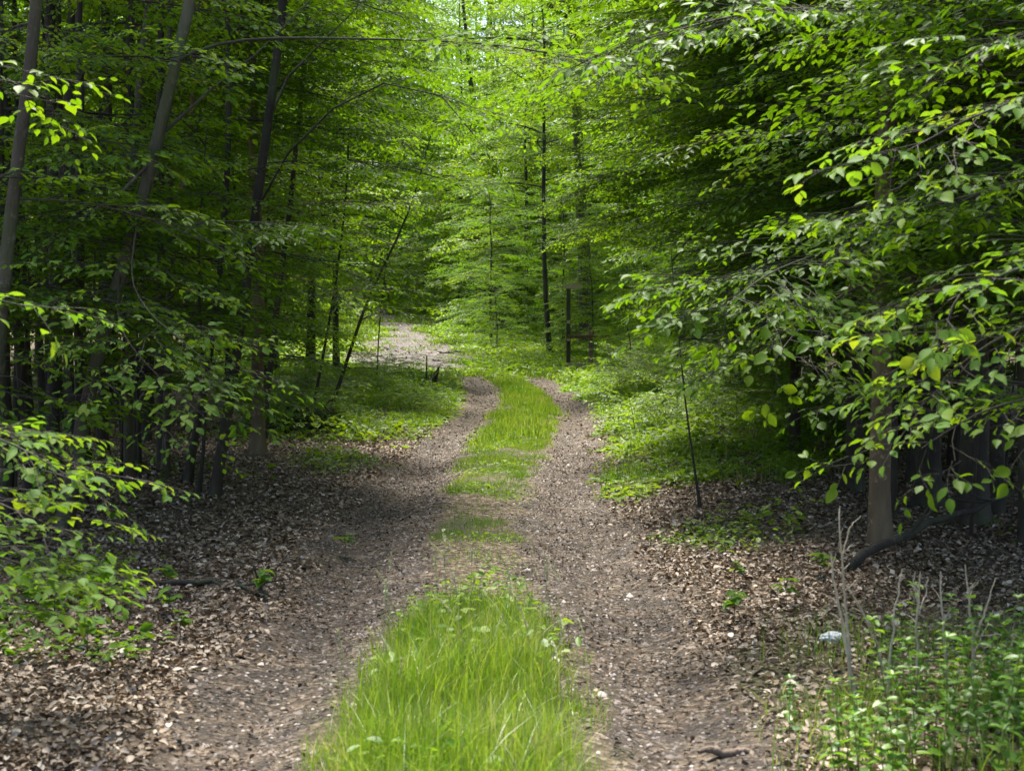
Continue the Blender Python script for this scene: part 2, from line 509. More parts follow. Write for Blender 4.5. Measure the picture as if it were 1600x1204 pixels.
def add_twigs(tb, TW, r=.0016):
    for arr in TW:
        n, k, _ = arr.shape
        t = arr[:, -1] - arr[:, 0]; t /= np.linalg.norm(t, axis=1, keepdims=True) + 1e-9
        u = np.cross(t, [0, 0, 1.0]); u /= np.linalg.norm(u, axis=1, keepdims=True) + 1e-9
        v = np.cross(t, u)
        rad = np.linspace(r * 1.3, r * .5, k)
        ring = np.stack([arr + rad[None, :, None] * (math.cos(a) * u + math.sin(a) * v)[:, None] for a in (0, 2.1, 4.2)], 2)
        tb.V.append(ring.reshape(-1, 3))
        base = np.arange(n)[:, None, None] * k * 3 + np.arange(k - 1)[None, :, None] * 3
        j = np.arange(3)[None, None]; j2 = (j + 1) % 3
        q = np.stack([base + j, base + j2, base + 3 + j2, base + 3 + j], 3).reshape(-1, 4) + tb.n
        tb.L.append(q); tb.n += n * k * 3


class Crown:
    """collects branches of one tree: woody tubes and spray placements"""
    def __init__(self, seed):
        self.rng = np.random.default_rng(seed); self.tb = Tubes(); self.p, self.d, self.s = [], [], []

    def branch(self, p0, az, el, L, r0, droop=.5, sub=.32, sp=.24, ss=1.0, start=.2, wig=.12, subk=.42):
        rng = self.rng
        k = max(5, int(L / .35))
        pts = [np.array(p0, float)]
        d = np.array([math.cos(az) * math.cos(el), math.sin(az) * math.cos(el), math.sin(el)])
        for i in range(k):
            pts.append(pts[-1] + d * L / k)
            d = d + np.array([rng.normal(0, wig), rng.normal(0, wig), rng.normal(0, wig * .5) - droop / k])
            d /= np.linalg.norm(d)
        return self.along(np.array(pts), r0, sub, sp, ss, start, subk)

    def along(self, pts, r0, sub=.32, sp=.24, ss=1.0, start=.2, subk=.42, sides=5, rend=.004, maxsub=1.6, subr=.008):
        rng = self.rng
        seg = np.linalg.norm(np.diff(pts, axis=0), axis=1); cum = np.concatenate([[0], np.cumsum(seg)]); L = cum[-1]
        self.tb.add(pts, np.linspace(r0, rend, len(pts)), sides)
        at = lambda s: np.array([np.interp(s, cum, pts[:, c]) for c in range(3)])
        tn = lambda s: (at(min(L, s + .05)) - at(max(0, s - .05)))
        s = L * start; g = 1 if rng.random() < .5 else -1
        while s < L:
            b = at(s); t = tn(s); t /= np.linalg.norm(t) + 1e-9
            sd = np.cross([0, 0, 1.0], t); sd /= np.linalg.norm(sd) + 1e-9
            a = rng.uniform(.6, 1.05)
            dd = t * math.cos(a) + sd * math.sin(a) * g; dd[2] = dd[2] * .6 + rng.normal(0, .12)
            sl = min(maxsub, (L - s) * subk + .28) * rng.uniform(.75, 1.2)
            e = b + dd * sl + np.array([0, 0, -.12 * sl * sl])
            mid = b + dd * sl * .5 + rng.normal(0, .02, 3)
            sp_ = np.array([b, mid, e])
            self.tb.add(sp_, np.array([.5, .35, .2]) * max(subr, r0 * (1 - s / L * .7) * (.6 if subr > .005 else .25)) + .001, 3)
            u = rng.uniform(.05, .2); h = g
            while u < sl:
                q_ = b + (e - b) * u / sl
                sdd = np.cross([0, 0, 1.0], dd); sdd /= np.linalg.norm(sdd) + 1e-9
                a2 = rng.uniform(.4, .9)
                self.p.append(q_); self.d.append(dd * math.cos(a2) + sdd * math.sin(a2) * h + [0, 0, rng.normal(0, .1)])
                self.s.append(ss * rng.uniform(.65, 1.1)); u += sp; h = -h
            self.p.append(e); self.d.append(dd + [0, 0, -.1]); self.s.append(ss * rng.uniform(.7, 1.1))
            s += sub * rng.uniform(.75, 1.25); g = -g
        self.p.append(pts[-1]); self.d.append(tn(L)); self.s.append(ss)

    def build(self, lib, tmpl, leafmat, barkmat, twigs=True, tilt=.22, name="beech", droop=0):
        D = np.array(self.d)
        if droop: D = D + [0, 0, -droop]
        P, F, S, T, TW = place_sprays(np.array(self.p), D, np.array(self.s), lib, self.rng, tilt)
        cm = leaves_mesh(name + "_crown", P, F, S, tmpl, leafmat, self.rng, T)
        if twigs: add_twigs(self.tb, TW)
        wm = self.tb.mesh(name + "_wood", barkmat)
        return wm, cm, len(P)


def trunk_pts(rng, H, lean=(0, 0), wig=.06, k=14):
    z = np.linspace(0, H, k)
    x = lean[0] * z + np.cumsum(rng.normal(0, wig, k)) * z / H
    y = lean[1] * z + np.cumsum(rng.normal(0, wig, k)) * z / H
    return np.stack([x, y, z], 1)


def trunk_rad(r0, k, top=.15, flare=.35):
    s = np.linspace(0, 1, k)
    return r0 * (1 - (1 - top) * s) * (1 + flare * np.exp(-s * k * 1.2))


def fill_crown(cr, tp, r0, clear, nb, R_, ss=1.0, sub=.32, sp=.24, el=(.1, .7), droop=.6, low=None, sub0=.2, azlim=None):
    """branches up a trunk polyline tp from height clear to the top"""
    rng = cr.rng
    H = tp[-1][2] - tp[0][2]
    for b in range(nb):
        u = (b + rng.uniform(.1, .9)) / nb
        z = clear + (H * .98 - clear) * u
        p = [np.interp(z + tp[0][2], tp[:, 2], tp[:, c]) for c in range(3)]
        if azlim is None: az = b * 2.4 + rng.normal(0, .3)
        else: az = rng.uniform(*azlim)
        prof = math.sin(math.pi * min(1, .22 + .78 * u)) ** .7 if low is None else low[0] + (low[1] - low[0]) * u
        L = max(.6, R_ * prof * rng.uniform(.7, 1.15))
        cr.branch(p, az, el[0] + (el[1] - el[0]) * u + rng.normal(0, .08), L, max(.008, r0 * .33 * (1 - u * .6)), droop, sub, sp, ss, sub0)


def variant(seed, H, r0, clear, nb, R_, leafmat, barkmat, lib=None, tmpl=LEAF_LO, ss=1.0, sub=.34, sp=.26, lean=(0, 0), twigs=False, **kw):
    cr = Crown(seed)
    tp = trunk_pts(cr.rng, H, lean)
    cr.tb.add(np.vstack([tp[0] - [0, 0, .3], tp]), trunk_rad(r0, len(tp) + 1), 9)
    fill_crown(cr, tp, r0, clear, nb, R_, ss, sub, sp, **kw)
    return cr.build(lib or SPRAYS, tmpl, leafmat, barkmat, twigs)


NLEAF = 0


def tree_obj(name, w, c, loc, label, cat="tree", group=None, rz=0, s=1.0):
    e = empty(name, loc); e.rotation_euler = (0, 0, rz); e.scale = (s, s, s)
    tag(e, label, cat, group)
    t = link("trunk", w, e); cc = link("crown", c, e)
    return e


def copy_tree(src, loc, rz, s, label=None, name=None):
    e = src.copy(); C.objects.link(e); e.location = loc; e.rotation_euler = (0, 0, rz); e.scale = (s, s, s)
    if label: e["label"] = label
    for ch in src.children:
        k = ch.copy(); C.objects.link(k); k.parent = e
    return e


#@@TREES
def smooth_line(P, n=14):
    P = np.asarray(P, float)
    t = np.linspace(0, len(P) - 1, n)
    Q = np.stack([np.interp(t, np.arange(len(P)), P[:, c]) for c in range(3)], 1)
    for _ in range(2): Q[1:-1] = (Q[:-2] + 2 * Q[1:-1] + Q[2:]) / 4
    return Q


def hero_branch(root, L, r, mat, bark, seed, kw):
    h = Crown(seed)
    a = dict(sub=.15, sp=.105, subr=.003, rend=.002, ss=1.0, start=.25, subk=.4, sides=7)
    tilt = kw.pop('tilt', .26); dr = kw.pop('droop', .05)
    a.update(kw)
    h.along(smooth_line(L), r, **a)
    w, c, n = h.build(SPRAYS_HERO, LEAF_HI, M[mat], M['bark_dark'], True, tilt, "branch", droop=dr)
    b = link("branch", w, root)
    link("leaves", c, b)
    global NLEAF; NLEAF += n


def W(label, pts, Y, r0, H=13, nb=12, R_=2.6, clear=None, bark='bark', leaf='leaf', limbs=(), seed=1, group=None, low_br=(), ss=1.5,
      base=None, name="beech_tree", cat="tree", r_top=None, hero=(), crown_lib=None, azlim=None, sub=.40, sp=.34):
    """a tree whose trunk follows points given as photo pixels at distance Y (converted once to metres), carried on up to height H"""
    cr = Crown(seed); rng = cr.rng
    P = np.array([px(x, y, Y + (dy[0] if dy else 0)) for x, y, *dy in pts])
    P = P[np.argsort(P[:, 2])]
    bx = P[0][0] if base is None else base
    g = gz(bx, P[0][1])
    root = np.array([bx, P[0][1], g])
    P = P[P[:, 2] > g + .15]
    P = np.vstack([root, P]) - root
    if H > P[-1][2] + .5:
        d = (P[-1] - P[-2]); d /= abs(d[2]) + 1e-6; d[:2] *= .5
        z = P[-1][2]; last = P[-1]
        while z < H:
            st = min(1.2, H - z + .01); last = last + d * st + [rng.normal(0, .05), rng.normal(0, .05), 0]; z += st; P = np.vstack([P, last])
    zz = P[:, 2]
    # resample for a smooth trunk
    zs = np.concatenate([[0, .05, .12, .22], np.linspace(.4, zz[-1], max(10, int(zz[-1] / .35)))])
    Q = np.stack([np.interp(zs, zz, P[:, 0]), np.interp(zs, zz, P[:, 1]), zs], 1)
    for _ in range(2): Q[5:-1, :2] = (Q[4:-2, :2] + 2 * Q[5:-1, :2] + Q[6:, :2]) / 4
    Q[5:, :2] += np.cumsum(rng.normal(0, .004, (len(Q) - 5, 2)), 0)
    rad = r0 * .82 * (1 - (.75 if r_top is None else 1 - r_top) * zs / zs[-1]) * (1 + .45 * np.exp(-zs / .18))
    cr.tb.add(np.vstack([Q[0] - [0, 0, .3], Q]), np.concatenate([[rad[0] * 1.1], rad]), 14)
    root_l = root
    for lp, lr in limbs:
        L = np.array([px(x, y, Y + dy) for x, y, dy in lp]) - root_l
        # start exactly on the trunk
        L[0] = [np.interp(L[0][2], zs, Q[:, 0]), np.interp(L[0][2], zs, Q[:, 1]), L[0][2]]
        cr.along(L, lr, sub=.45, sp=.3, ss=1.0, start=.45, subk=.3, sides=6)
    if clear is None: clear = 4.0
    if nb: fill_crown(cr, Q, r0, clear, nb, R_, ss, sub, sp, azlim=azlim)
    n_over = len(cr.p)
    for (z, az, el, L_) in low_br:
        p = [np.interp(z, zs, Q[:, 0]), np.interp(z, zs, Q[:, 1]), z]
        cr.branch(p, az, el, L_, max(.006, r0 * .10), .35, .24, .2, 1.0, .15)
    w, c, n = cr.build(crown_lib or SPRAYS, LEAF_LO, M[leaf], M[bark], True)
    global NLEAF; NLEAF += n
    e = tree_obj(name, w, c, root, label, cat, group)
    if hero:
        k = 0
        for hp, hr, hm, kw in hero:
            L = np.array([px(x, y, dy) for x, y, dy in hp]) - root
            if kw.pop('attach', True): L[0] = [np.interp(L[0][2], zs, Q[:, 0]), np.interp(L[0][2], zs, Q[:, 1]), L[0][2]]
            hero_branch(e, L, hr, hm, bark, seed * 10 + k, kw); k += 1
    return e


PI = math.pi
GL, GR = "slender beeches in the shaded wood left of the track", "beeches in the wood right of the track"
# ---- left wood: trunks one can tell apart
W("smooth grey leaning trunk at the far left edge of the wood", [(62, -20), (45, 130), (22, 260), (5, 420), (-10, 600), (-20, 850)], 9, .062, 9, 3, 1.6, clear=5, seed=11, azlim=(1.2, 3.6), bark='bark', group=GL,
  low_br=[(2.2, .3, 0, 1.2)])
W("long brown trunk leaning right, forking into a limb that rises over the track", [(305, -20), (283, 60), (258, 170), (240, 250), (213, 350), (165, 500), (135, 620), (112, 760), (98, 860)], 10, .064, 11, 4, 1.8, clear=5.5, seed=12, azlim=(1.2, 3.6), group=GL,
  limbs=[([(246, 215, 0), (280, 185, .1), (330, 140, .3), (400, 85, .5), (490, -5, .6)], .015),
         ([(240, 250, 0), (190, 300, -.2), (120, 345, -.3), (60, 400, -.4)], .014)],
  low_br=[(2.1, -.2, .1, 1.3), (1.5, 2.6, 0, 1.1)],
  hero=[([(262, 95, 10), (330, 66, 9.8), (420, 58, 9.6), (520, 60, 9.3), (640, 62, 9.0), (760, 66, 8.6), (880, 84, 8.2), (985, 112, 8.0)], .012, 'leaf_fresh_lit', dict(start=.58, sub=.13, sp=.12, subk=.55, maxsub=.6)),
        ([(222, 320, 10), (205, 400, 9.0), (205, 450, 8.6), (240, 500, 8.3), (300, 540, 8.1), (360, 610, 8.0)], .007, 'leaf_fresh_lit', dict(start=.4, subk=.6, maxsub=.5, sub=.13)),
        ([(190, 430, 10), (180, 500, 8.8), (210, 550, 8.4), (260, 600, 8.2), (330, 660, 8.0)], .007, 'leaf_fresh_lit', dict(start=.4, subk=.6, maxsub=.55, sub=.13))])  # lower two branches: brighter leaf colour in place of blocked sun
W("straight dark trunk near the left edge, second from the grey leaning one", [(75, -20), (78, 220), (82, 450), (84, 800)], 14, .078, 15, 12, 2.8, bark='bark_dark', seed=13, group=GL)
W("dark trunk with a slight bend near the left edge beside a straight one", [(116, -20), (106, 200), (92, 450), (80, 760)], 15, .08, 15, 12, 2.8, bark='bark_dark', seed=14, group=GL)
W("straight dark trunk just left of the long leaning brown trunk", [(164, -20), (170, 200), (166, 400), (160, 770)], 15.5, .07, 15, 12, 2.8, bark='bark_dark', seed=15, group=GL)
W("dark brown trunk crossing behind the long leaning trunk", [(238, -20), (216, 130), (208, 330), (200, 560), (202, 800)], 12, .05, 11, 4, 1.8, clear=5.5, seed=16, azlim=(1.2, 3.8), group=GL, low_br=[(2.4, -.5, .1, 1.3), (1.6, .3, 0, 1.0)])
W("thin pale curving stem behind the long leaning trunk", [(312, -20), (303, 180), (296, 240), (276, 330), (262, 460), (255, 740)], 14, .036, 11, 8, 2.0, bark='bark_tan', seed=17, group=GL)
W("dark curving trunk leaning left down to the litter at the wood edge", [(446, -20), (430, 120), (416, 200), (396, 360), (374, 520), (350, 680), (334, 795)], 11.5, .052, 13, 12, 2.6, bark='bark_dark', seed=18, azlim=(1.4, 4.0), group=GL,
  limbs=[([(418, 190, 0), (450, 120, .3), (500, 70, .6), (560, 10, .8)], .014), ([(400, 330, 0), (450, 240, -.3), (520, 170, -.6), (600, 130, -.8), (690, 150, -1.0), (740, 210, -1.1)], .010)], low_br=[(2.7, .1, .1, 1.5), (2.0, .8, .0, 1.2)])
W("slim dark stem leaning left, to the right of the dark curving trunk", [(482, -20), (474, 150), (452, 330), (432, 480), (410, 690)], 17, .045, 12, 10, 2.4, bark='bark_dark', azlim=(1.9, 4.4), seed=19, group=GL)
W("pale brown trunk standing where grass and leaf litter meet", [(398, 240), (405, 400), (404, 560), (403, 720)], 15, .085, 14, 12, 2.8, bark='bark_tan', azlim=(1.9, 4.4), seed=20, group=GL, low_br=[(2.6, .2, .1, 1.4), (1.9, -.6, .05, 1.2), (2.3, 2.8, .1, 1.3)])
W("thin dark trunk among the clustered stems at the wood edge", [(352, -20), (357, 200), (345, 400), (320, 600), (292, 770)], 12.6, .04, 12, 9, 2.3, bark='bark_dark', seed=21, group=GL)
W("bent dark pole, leftmost of the clustered stems at the wood edge", [(270, 480), (262, 560), (262, 650), (258, 770)], 12.9, .045, 10, 8, 2.2, bark='bark', seed=22, group=GL)
W("dark leaning sapling above the root mound beside the far grass", [(645, 320), (622, 370), (596, 420), (566, 478), (546, 560), (518, 632)], 20, .036, 4.0, 10, 1.7, clear=1.9, bark='bark_dark', azlim=(1.9, 4.4), seed=23, ss=1.0, sub=.3, sp=.24, name="beech_sapling", cat="sapling",
  limbs=[([(556, 500, 0), (600, 484, .2), (660, 482, .4)], .012)])
W("thin upright dark stem left of the leaning sapling", [(524, 440), (506, 550), (484, 660)], 19.5, .026, 6, 9, 1.8, clear=1.9, bark='bark_dark', azlim=(1.9, 4.4), seed=24, ss=1.0, sub=.3, sp=.24, name="beech_sapling", cat="sapling")
W("very thin stem standing in front of the sunlit far path", [(604, 400), (594, 480), (589, 592)], 27, .02, 3.2, 7, .9, clear=1.9, bark='bark_dark', seed=25, ss=.9, sub=.3, sp=.24, name="beech_sapling", cat="sapling")
W("thin double sapling stem, nearer of the clustered stems by the litter", [(322, 640), (318, 700), (310, 790)], 11.6, .02, 3.0, 8, 1.0, clear=.9, bark='bark_dark', seed=26, ss=.9, sub=.25, sp=.2, name="beech_sapling", cat="sapling")
# ---- middle distance
W("thick dark trunk rising above the bright leaves behind the wooden frame", [(890, -20), (900, 120), (905, 260), (912, 400), (914, 520)], 47, .27, 19, 34, 5.5, clear=8.5, bark='bark', seed=31, ss=2.6, crown_lib=SPRAYS_BIG, sub=.7, sp=.55)
W("dark trunk left of the wooden frame on the far meadow", [(848, 300), (850, 400), (853, 470), (859, 549)], 45, .11, 12, 22, 3.4, clear=3.4, bark='bark_dark', seed=32, ss=1.4, sub=.4, sp=.34)
# ---- right wood
W("pale tan trunk standing at the litter edge right of the track", [(1392, -20), (1384, 150), (1378, 400), (1376, 600), (1373, 868)], 9, .080, 13, 12, 2.6, bark='bark_tan', seed=41, azlim=(-.4, 1.9), group=GR,
  low_br=[(2.6, 2.4, .15, 1.0), (1.7, -1.3, .1, .9)],
  hero=[([(1376, 372, 9), (1320, 385, 8.2), (1270, 400, 7.4), (1200, 425, 6.8), (1130, 480, 6.4)], .014, 'leaf', dict(start=.35, subk=.7, maxsub=.6, sub=.085, droop=.15)),
        ([(1376, 440, 9), (1330, 450, 8.2), (1290, 480, 7.4), (1240, 520, 6.9), (1205, 570, 6.6)], .012, 'leaf', dict(start=.35, subk=.7, maxsub=.5, sub=.095, droop=.15)),
        ([(1384, 60, 9), (1330, 20, 8.3), (1230, 10, 7.4), (1120, 30, 6.8), (1010, 60, 6.4)], .014, 'leaf', dict(start=.3, subk=.6, maxsub=.6, sub=.12, droop=.12))])
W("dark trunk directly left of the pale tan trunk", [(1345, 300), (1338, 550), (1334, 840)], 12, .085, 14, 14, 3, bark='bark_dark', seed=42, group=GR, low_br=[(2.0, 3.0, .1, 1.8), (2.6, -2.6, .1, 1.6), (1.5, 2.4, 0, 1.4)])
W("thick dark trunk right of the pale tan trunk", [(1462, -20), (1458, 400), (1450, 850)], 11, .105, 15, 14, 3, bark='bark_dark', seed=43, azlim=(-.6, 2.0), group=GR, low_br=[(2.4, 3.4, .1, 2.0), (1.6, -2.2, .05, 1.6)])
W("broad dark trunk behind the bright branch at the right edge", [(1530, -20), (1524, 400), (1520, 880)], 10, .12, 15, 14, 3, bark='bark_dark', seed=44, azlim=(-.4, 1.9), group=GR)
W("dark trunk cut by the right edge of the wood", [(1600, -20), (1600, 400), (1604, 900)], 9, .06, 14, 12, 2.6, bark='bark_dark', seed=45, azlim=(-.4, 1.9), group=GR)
W("slim dark trunk in the gloom left of the two dark trunks", [(1246, 200), (1243, 600), (1240, 770)], 15, .07, 14, 14, 3, bark='bark_dark', seed=46, group=GR, low_br=[(1.6, 2.4, .1, 1.2), (2.4, 2.2, .1, 1.4), (3.2, 2.8, .1, 2.4), (2.0, -2.2, .1, 1.8)])
W("thin dark stem forking beside the top of the pale tan trunk", [(1440, -20), (1418, 120), (1404, 240), (1400, 400), (1396, 860)], 10.4, .03, 9, 8, 2.0, bark='bark_dark', seed=47, azlim=(-.4, 1.9), group=GR)
W("thin bare sapling stem at the edge of the bright ground plants", [(1062, 560), (1072, 640), (1082, 710), (1094, 798)], 11.2, .012, 2.1, 4, .4, clear=1.3, azlim=(-1.2, 1.2), bark='bark_dark', seed=48, ss=.9, sub=.26, sp=.22, name="beech_sapling", cat="sapling")

# ---- layered beeches: branches that hang out over the track (right) and over the litter (left)
def layered(label, x, y, H, r0, specs, seed, bark='bark_dark', leaf='leaf', group=None, nb=8, clear=4.5, ss=1.05, sub=.20, sp=.16):
    cr = Crown(seed); rng = cr.rng
    tp = trunk_pts(rng, H, (0, 0), .04)
    cr.tb.add(np.vstack([tp[0] - [0, 0, .3], tp]), trunk_rad(r0, len(tp) + 1), 9)
    for (z, az, el, L_) in specs:
        if x > 0 and z < 1.95: L_ *= .68
        p = [np.interp(z, tp[:, 2], tp[:, c]) for c in range(3)]
        cr.branch(p, az, el, L_, max(.009, r0 * .28), .45, sub, sp, ss, .12, subk=.5)
    if nb: fill_crown(cr, tp, r0, clear if x < 0 else clear - .5, nb if x < 0 else nb * 2, 2.6 if x < 0 else 3.3, 1.5, .40, .32)  # fuller upper crowns on the right, added to shade the tiers below
    w, c, n = cr.build(SPRAYS, LEAF_LO, M[leaf], M[bark], True)
    global NLEAF; NLEAF += n
    return tree_obj("beech_tree", w, c, (x, y, gz(x, y)), label, "tree", group)


def fan(rng, zs, az, spread, L, el=.08, n=1):
    return [(z + rng.normal(0, .06), az + rng.uniform(-spread, spread), el + rng.normal(0, .06), L * rng.uniform(.75, 1.15)) for z in zs for _ in range(n)]


rr = np.random.default_rng(21)
layered("beech whose tiers fill the dark gap behind the overhanging top branches", 4.0, 9.8, 7, .05, fan(rr, np.arange(2.2, 4.6, .2), PI, .7, 2.2), 80, group=GR, nb=0, leaf='leaf_fresh_lit')  # here and next: bright leaf colour stands in for missing light
layered("beech with pale green tiers between the leaning brown trunk and the dark curving trunk", -3.7, 10.4, 7, .045, fan(rr, np.arange(1.7, 4.4, .26), .1, 1.0, 1.5), 83, group=GL, nb=0, leaf='leaf_fresh_lit')
layered("high tiered beech reaching over the middle of the track from the right", 3.9, 16.8, 11, .075, fan(rr, np.arange(4.2, 7.6, .34), PI, .5, 3.6), 77, group=GR, nb=0, sub=.19)
layered("high tiered beech reaching over the middle of the track from the left", -4.4, 17.0, 11, .07, fan(rr, np.arange(4.6, 7.6, .42), 0, .5, 2.9), 78, group=GL, nb=1, sub=.19)
layered("high tiered beech whose long limbs screen the two dark trunks beyond", 5.0, 28.5, 12, .085, fan(rr, np.arange(3.5, 9.0, .36), PI, .35, 4.6), 79, group=GR, nb=0, sub=.19)
layered("tall leaning-in beech whose high tiers close over the track from the right", 3.5, 12.4, 8, .06, fan(rr, np.arange(3.2, 5.6, .26), PI, .55, 3.0), 74, group=GR, nb=3, sub=.18)
layered("beech whose high tiers close over the track from the left, above the clustered stems", -3.3, 13.4, 8, .055, fan(rr, np.arange(3.3, 5.6, .3), .1, .6, 2.1), 75, group=GL, nb=3)
layered("beech with high tiers meeting over the far wheel tracks", -4.4, 25.5, 10, .07, fan(rr, np.arange(3.6, 8, .44), .05, .6, 3.2), 76, group=GL, nb=4)
layered("leafy beech whose tiers half hide the pale tan trunk", 3.45, 7.5, 6, .04, fan(rr, np.arange(1.75, 3.9, .2), PI, .8, 1.6), 71, group=GR, nb=0)
layered("leafy beech filling the gap right of the pale tan trunk", 4.1, 8.6, 6, .045, fan(rr, np.arange(1.5, 4.0, .22), PI * .97, .9, 1.7), 72, group=GR, nb=0)
layered("tiered beech between the overhanging one and the meadow corner", 4.3, 15.6, 8, .07, fan(rr, np.arange(1.3, 6.0, .26), PI, 1.0, 2.5), 73, group=GR)
layered("leafy beech whose lowest tiers overhang the bright ground plants", 3.9, 13.5, 8, .07, fan(rr, np.arange(1.5, 5.5, .28), PI, .9, 2.3), 61, group=GR)
layered("leafy beech with tiered branches behind the hanging twig", 3.6, 10.5, 7, .06, fan(rr, np.arange(1.5, 4.6, .26), PI, 1.0, 1.9), 62, group=GR)
layered("tiered beech farther up the right side of the track", 4.6, 17.5, 10, .09, fan(rr, np.arange(1.2, 7, .30), PI, 1.0, 2.8), 63, group=GR)
layered("tiered beech opposite the root mound, right of the track", 5.4, 22.5, 11, .10, fan(rr, np.arange(1.0, 8, .33), PI, 1.1, 3.0), 64, group=GR)
layered("tiered beech just right of the wooden frame", 6.5, 30, 11, .11, fan(rr, np.arange(.9, 9, .36), PI, 1.2, 3.2), 65, group=GR)
layered("leafy beech whose tiers reach from the left over the pale brown trunk", -4.3, 14.2, 8, .07, fan(rr, np.arange(1.6, 5.5, .34), 0, 1.0, 1.9), 66, group=GL)
layered("leafy beech with tiers between the clustered stems and the track", -3.4, 11.2, 6, .05, fan(rr, np.arange(.9, 3.4, .30), 0, 1.3, 1.2), 67, group=GL, nb=2)
layered("tiered beech left of the root mound", -5.0, 19.5, 10, .09, fan(rr, np.arange(1.3, 7.5, .33), 0, 1.1, 2.6), 68, group=GL)
layered("tiered beech left of the far path", -6.8, 27.5, 11, .11, fan(rr, np.arange(1.6, 9, .36), 0, 1.2, 3.2), 69, group=GL)
layered("leafy beech in front of the leaning brown trunk's foot", -3.6, 9.2, 5, .04, fan(rr, np.arange(1.0, 2.8, .32), .3, 1.4, 1.0), 70, group=GL, nb=0)

# ---- near beeches just outside the frame whose branches reach in
W("beech at the right edge whose bright glossy branches reach in beside the pale trunk", [(1990, -400), (2000, 300), (2010, 700), (2015, 1000)], 5.6, .045, 6.5, 3, 1.2, clear=5, bark='bark', leaf='leaf', seed=81, group=GR,
  hero=[([(2000, 150, 5.6), (1800, 130, 5.6), (1640, 140, 5.5), (1520, 180, 5.4), (1410, 240, 5.3)], .014, 'leaf_fresh_lit', dict(start=.25, subk=.55, maxsub=.42, sub=.095, droop=.1)),
        ([(2000, 60, 5.6), (1800, 40, 5.7), (1640, 40, 5.8), (1520, 80, 5.9), (1450, 130, 6.0)], .012, 'leaf', dict(start=.25, subk=.55, maxsub=.5, sub=.13)),
        ([(2000, 400, 5.6), (1800, 390, 5.4), (1650, 400, 5.2), (1560, 430, 5.1), (1480, 470, 5.0)], .013, 'leaf_fresh_lit', dict(start=.25, subk=.6, maxsub=.45, sub=.085, droop=.1, tilt=.24)),
        ([(2000, 500, 5.6), (1800, 480, 5.4), (1650, 490, 5.3), (1550, 530, 5.2), (1475, 590, 5.2)], .013, 'leaf_fresh_lit', dict(start=.25, subk=.55, maxsub=.42, sub=.085, droop=.12, tilt=.24)),
        ([(2000, 260, 5.9), (1800, 250, 6.0), (1640, 270, 6.2), (1500, 310, 6.4), (1340, 350, 6.6)], .012, 'leaf', dict(start=.25, subk=.6, maxsub=.5, sub=.10)),
        ([(2000, 700, 6.2), (1800, 640, 6.4), (1640, 600, 6.6), (1500, 590, 6.8), (1330, 620, 7.0)], .012, 'leaf', dict(start=.25, subk=.6, maxsub=.5, sub=.10)),
        ([(2000, 640, 5.6), (1800, 610, 5.5), (1650, 610, 5.4), (1530, 640, 5.3), (1440, 700, 5.2)], .012, 'leaf', dict(start=.25, subk=.5, maxsub=.4, sub=.12, droop=.12))])
W("beech at the left edge whose bright lower tiers spread over the leaf litter", [(-420, -400), (-400, 300), (-390, 700), (-380, 1000)], 5.4, .04, 6.5, 3, 1.2, clear=5, bark='bark', leaf='leaf', seed=82, group=GL,
  hero=[([(-390, 640, 5.4), (-200, 650, 5.3), (-80, 665, 5.2), (20, 690, 5.2), (110, 745, 5.1)], .010, 'leaf_fresh_lit', dict(start=.3, subk=.4, maxsub=.3, sub=.12, sp=.12, tilt=.12, droop=0)),
        ([(-390, 720, 5.4), (-200, 735, 5.3), (-80, 755, 5.2), (10, 790, 5.2), (110, 835, 5.2)], .010, 'leaf_fresh_lit', dict(start=.3, subk=.4, maxsub=.3, sub=.12, sp=.12, tilt=.12, droop=0)),
        ([(-390, 800, 5.4), (-200, 830, 5.3), (-60, 850, 5.2), (30, 880, 5.2), (110, 905, 5.2)], .009, 'leaf_fresh_lit', dict(start=.3, subk=.4, maxsub=.28, sub=.15, sp=.13, tilt=.12, droop=0)),
        ([(-390, 860, 5.4), (-220, 890, 5.4), (-100, 915, 5.4), (0, 935, 5.4)], .008, 'leaf', dict(start=.3, subk=.4, maxsub=.28, sub=.15, sp=.13, tilt=.12, droop=0)),
        ([(-390, 760, 5.1), (-250, 770, 5.0), (-120, 790, 5.0), (-20, 830, 5.0), (60, 880, 5.0)], .009, 'leaf_fresh_lit', dict(start=.25, subk=.4, maxsub=.3, sub=.11, sp=.11, tilt=.15, droop=0)),
        ([(-390, 600, 5.7), (-250, 610, 5.8), (-120, 630, 5.8), (-20, 660, 5.8), (60, 700, 5.8)], .009, 'leaf_fresh_lit', dict(start=.25, subk=.4, maxsub=.3, sub=.11, sp=.11, tilt=.15, droop=0)),
        ([(-390, 420, 5.4), (-230, 430, 5.4), (-90, 450, 5.3), (50, 480, 5.2)], .008, 'leaf_fresh_lit', dict(start=.4, subk=.3, maxsub=.2, sub=.16, sp=.15)),
        ([(-390, 60, 5.6), (-230, 60, 5.8), (-90, 90, 6.0), (60, 150, 6.2)], .010, 'leaf', dict(start=.4, subk=.35, maxsub=.3, sub=.14, sp=.14))])

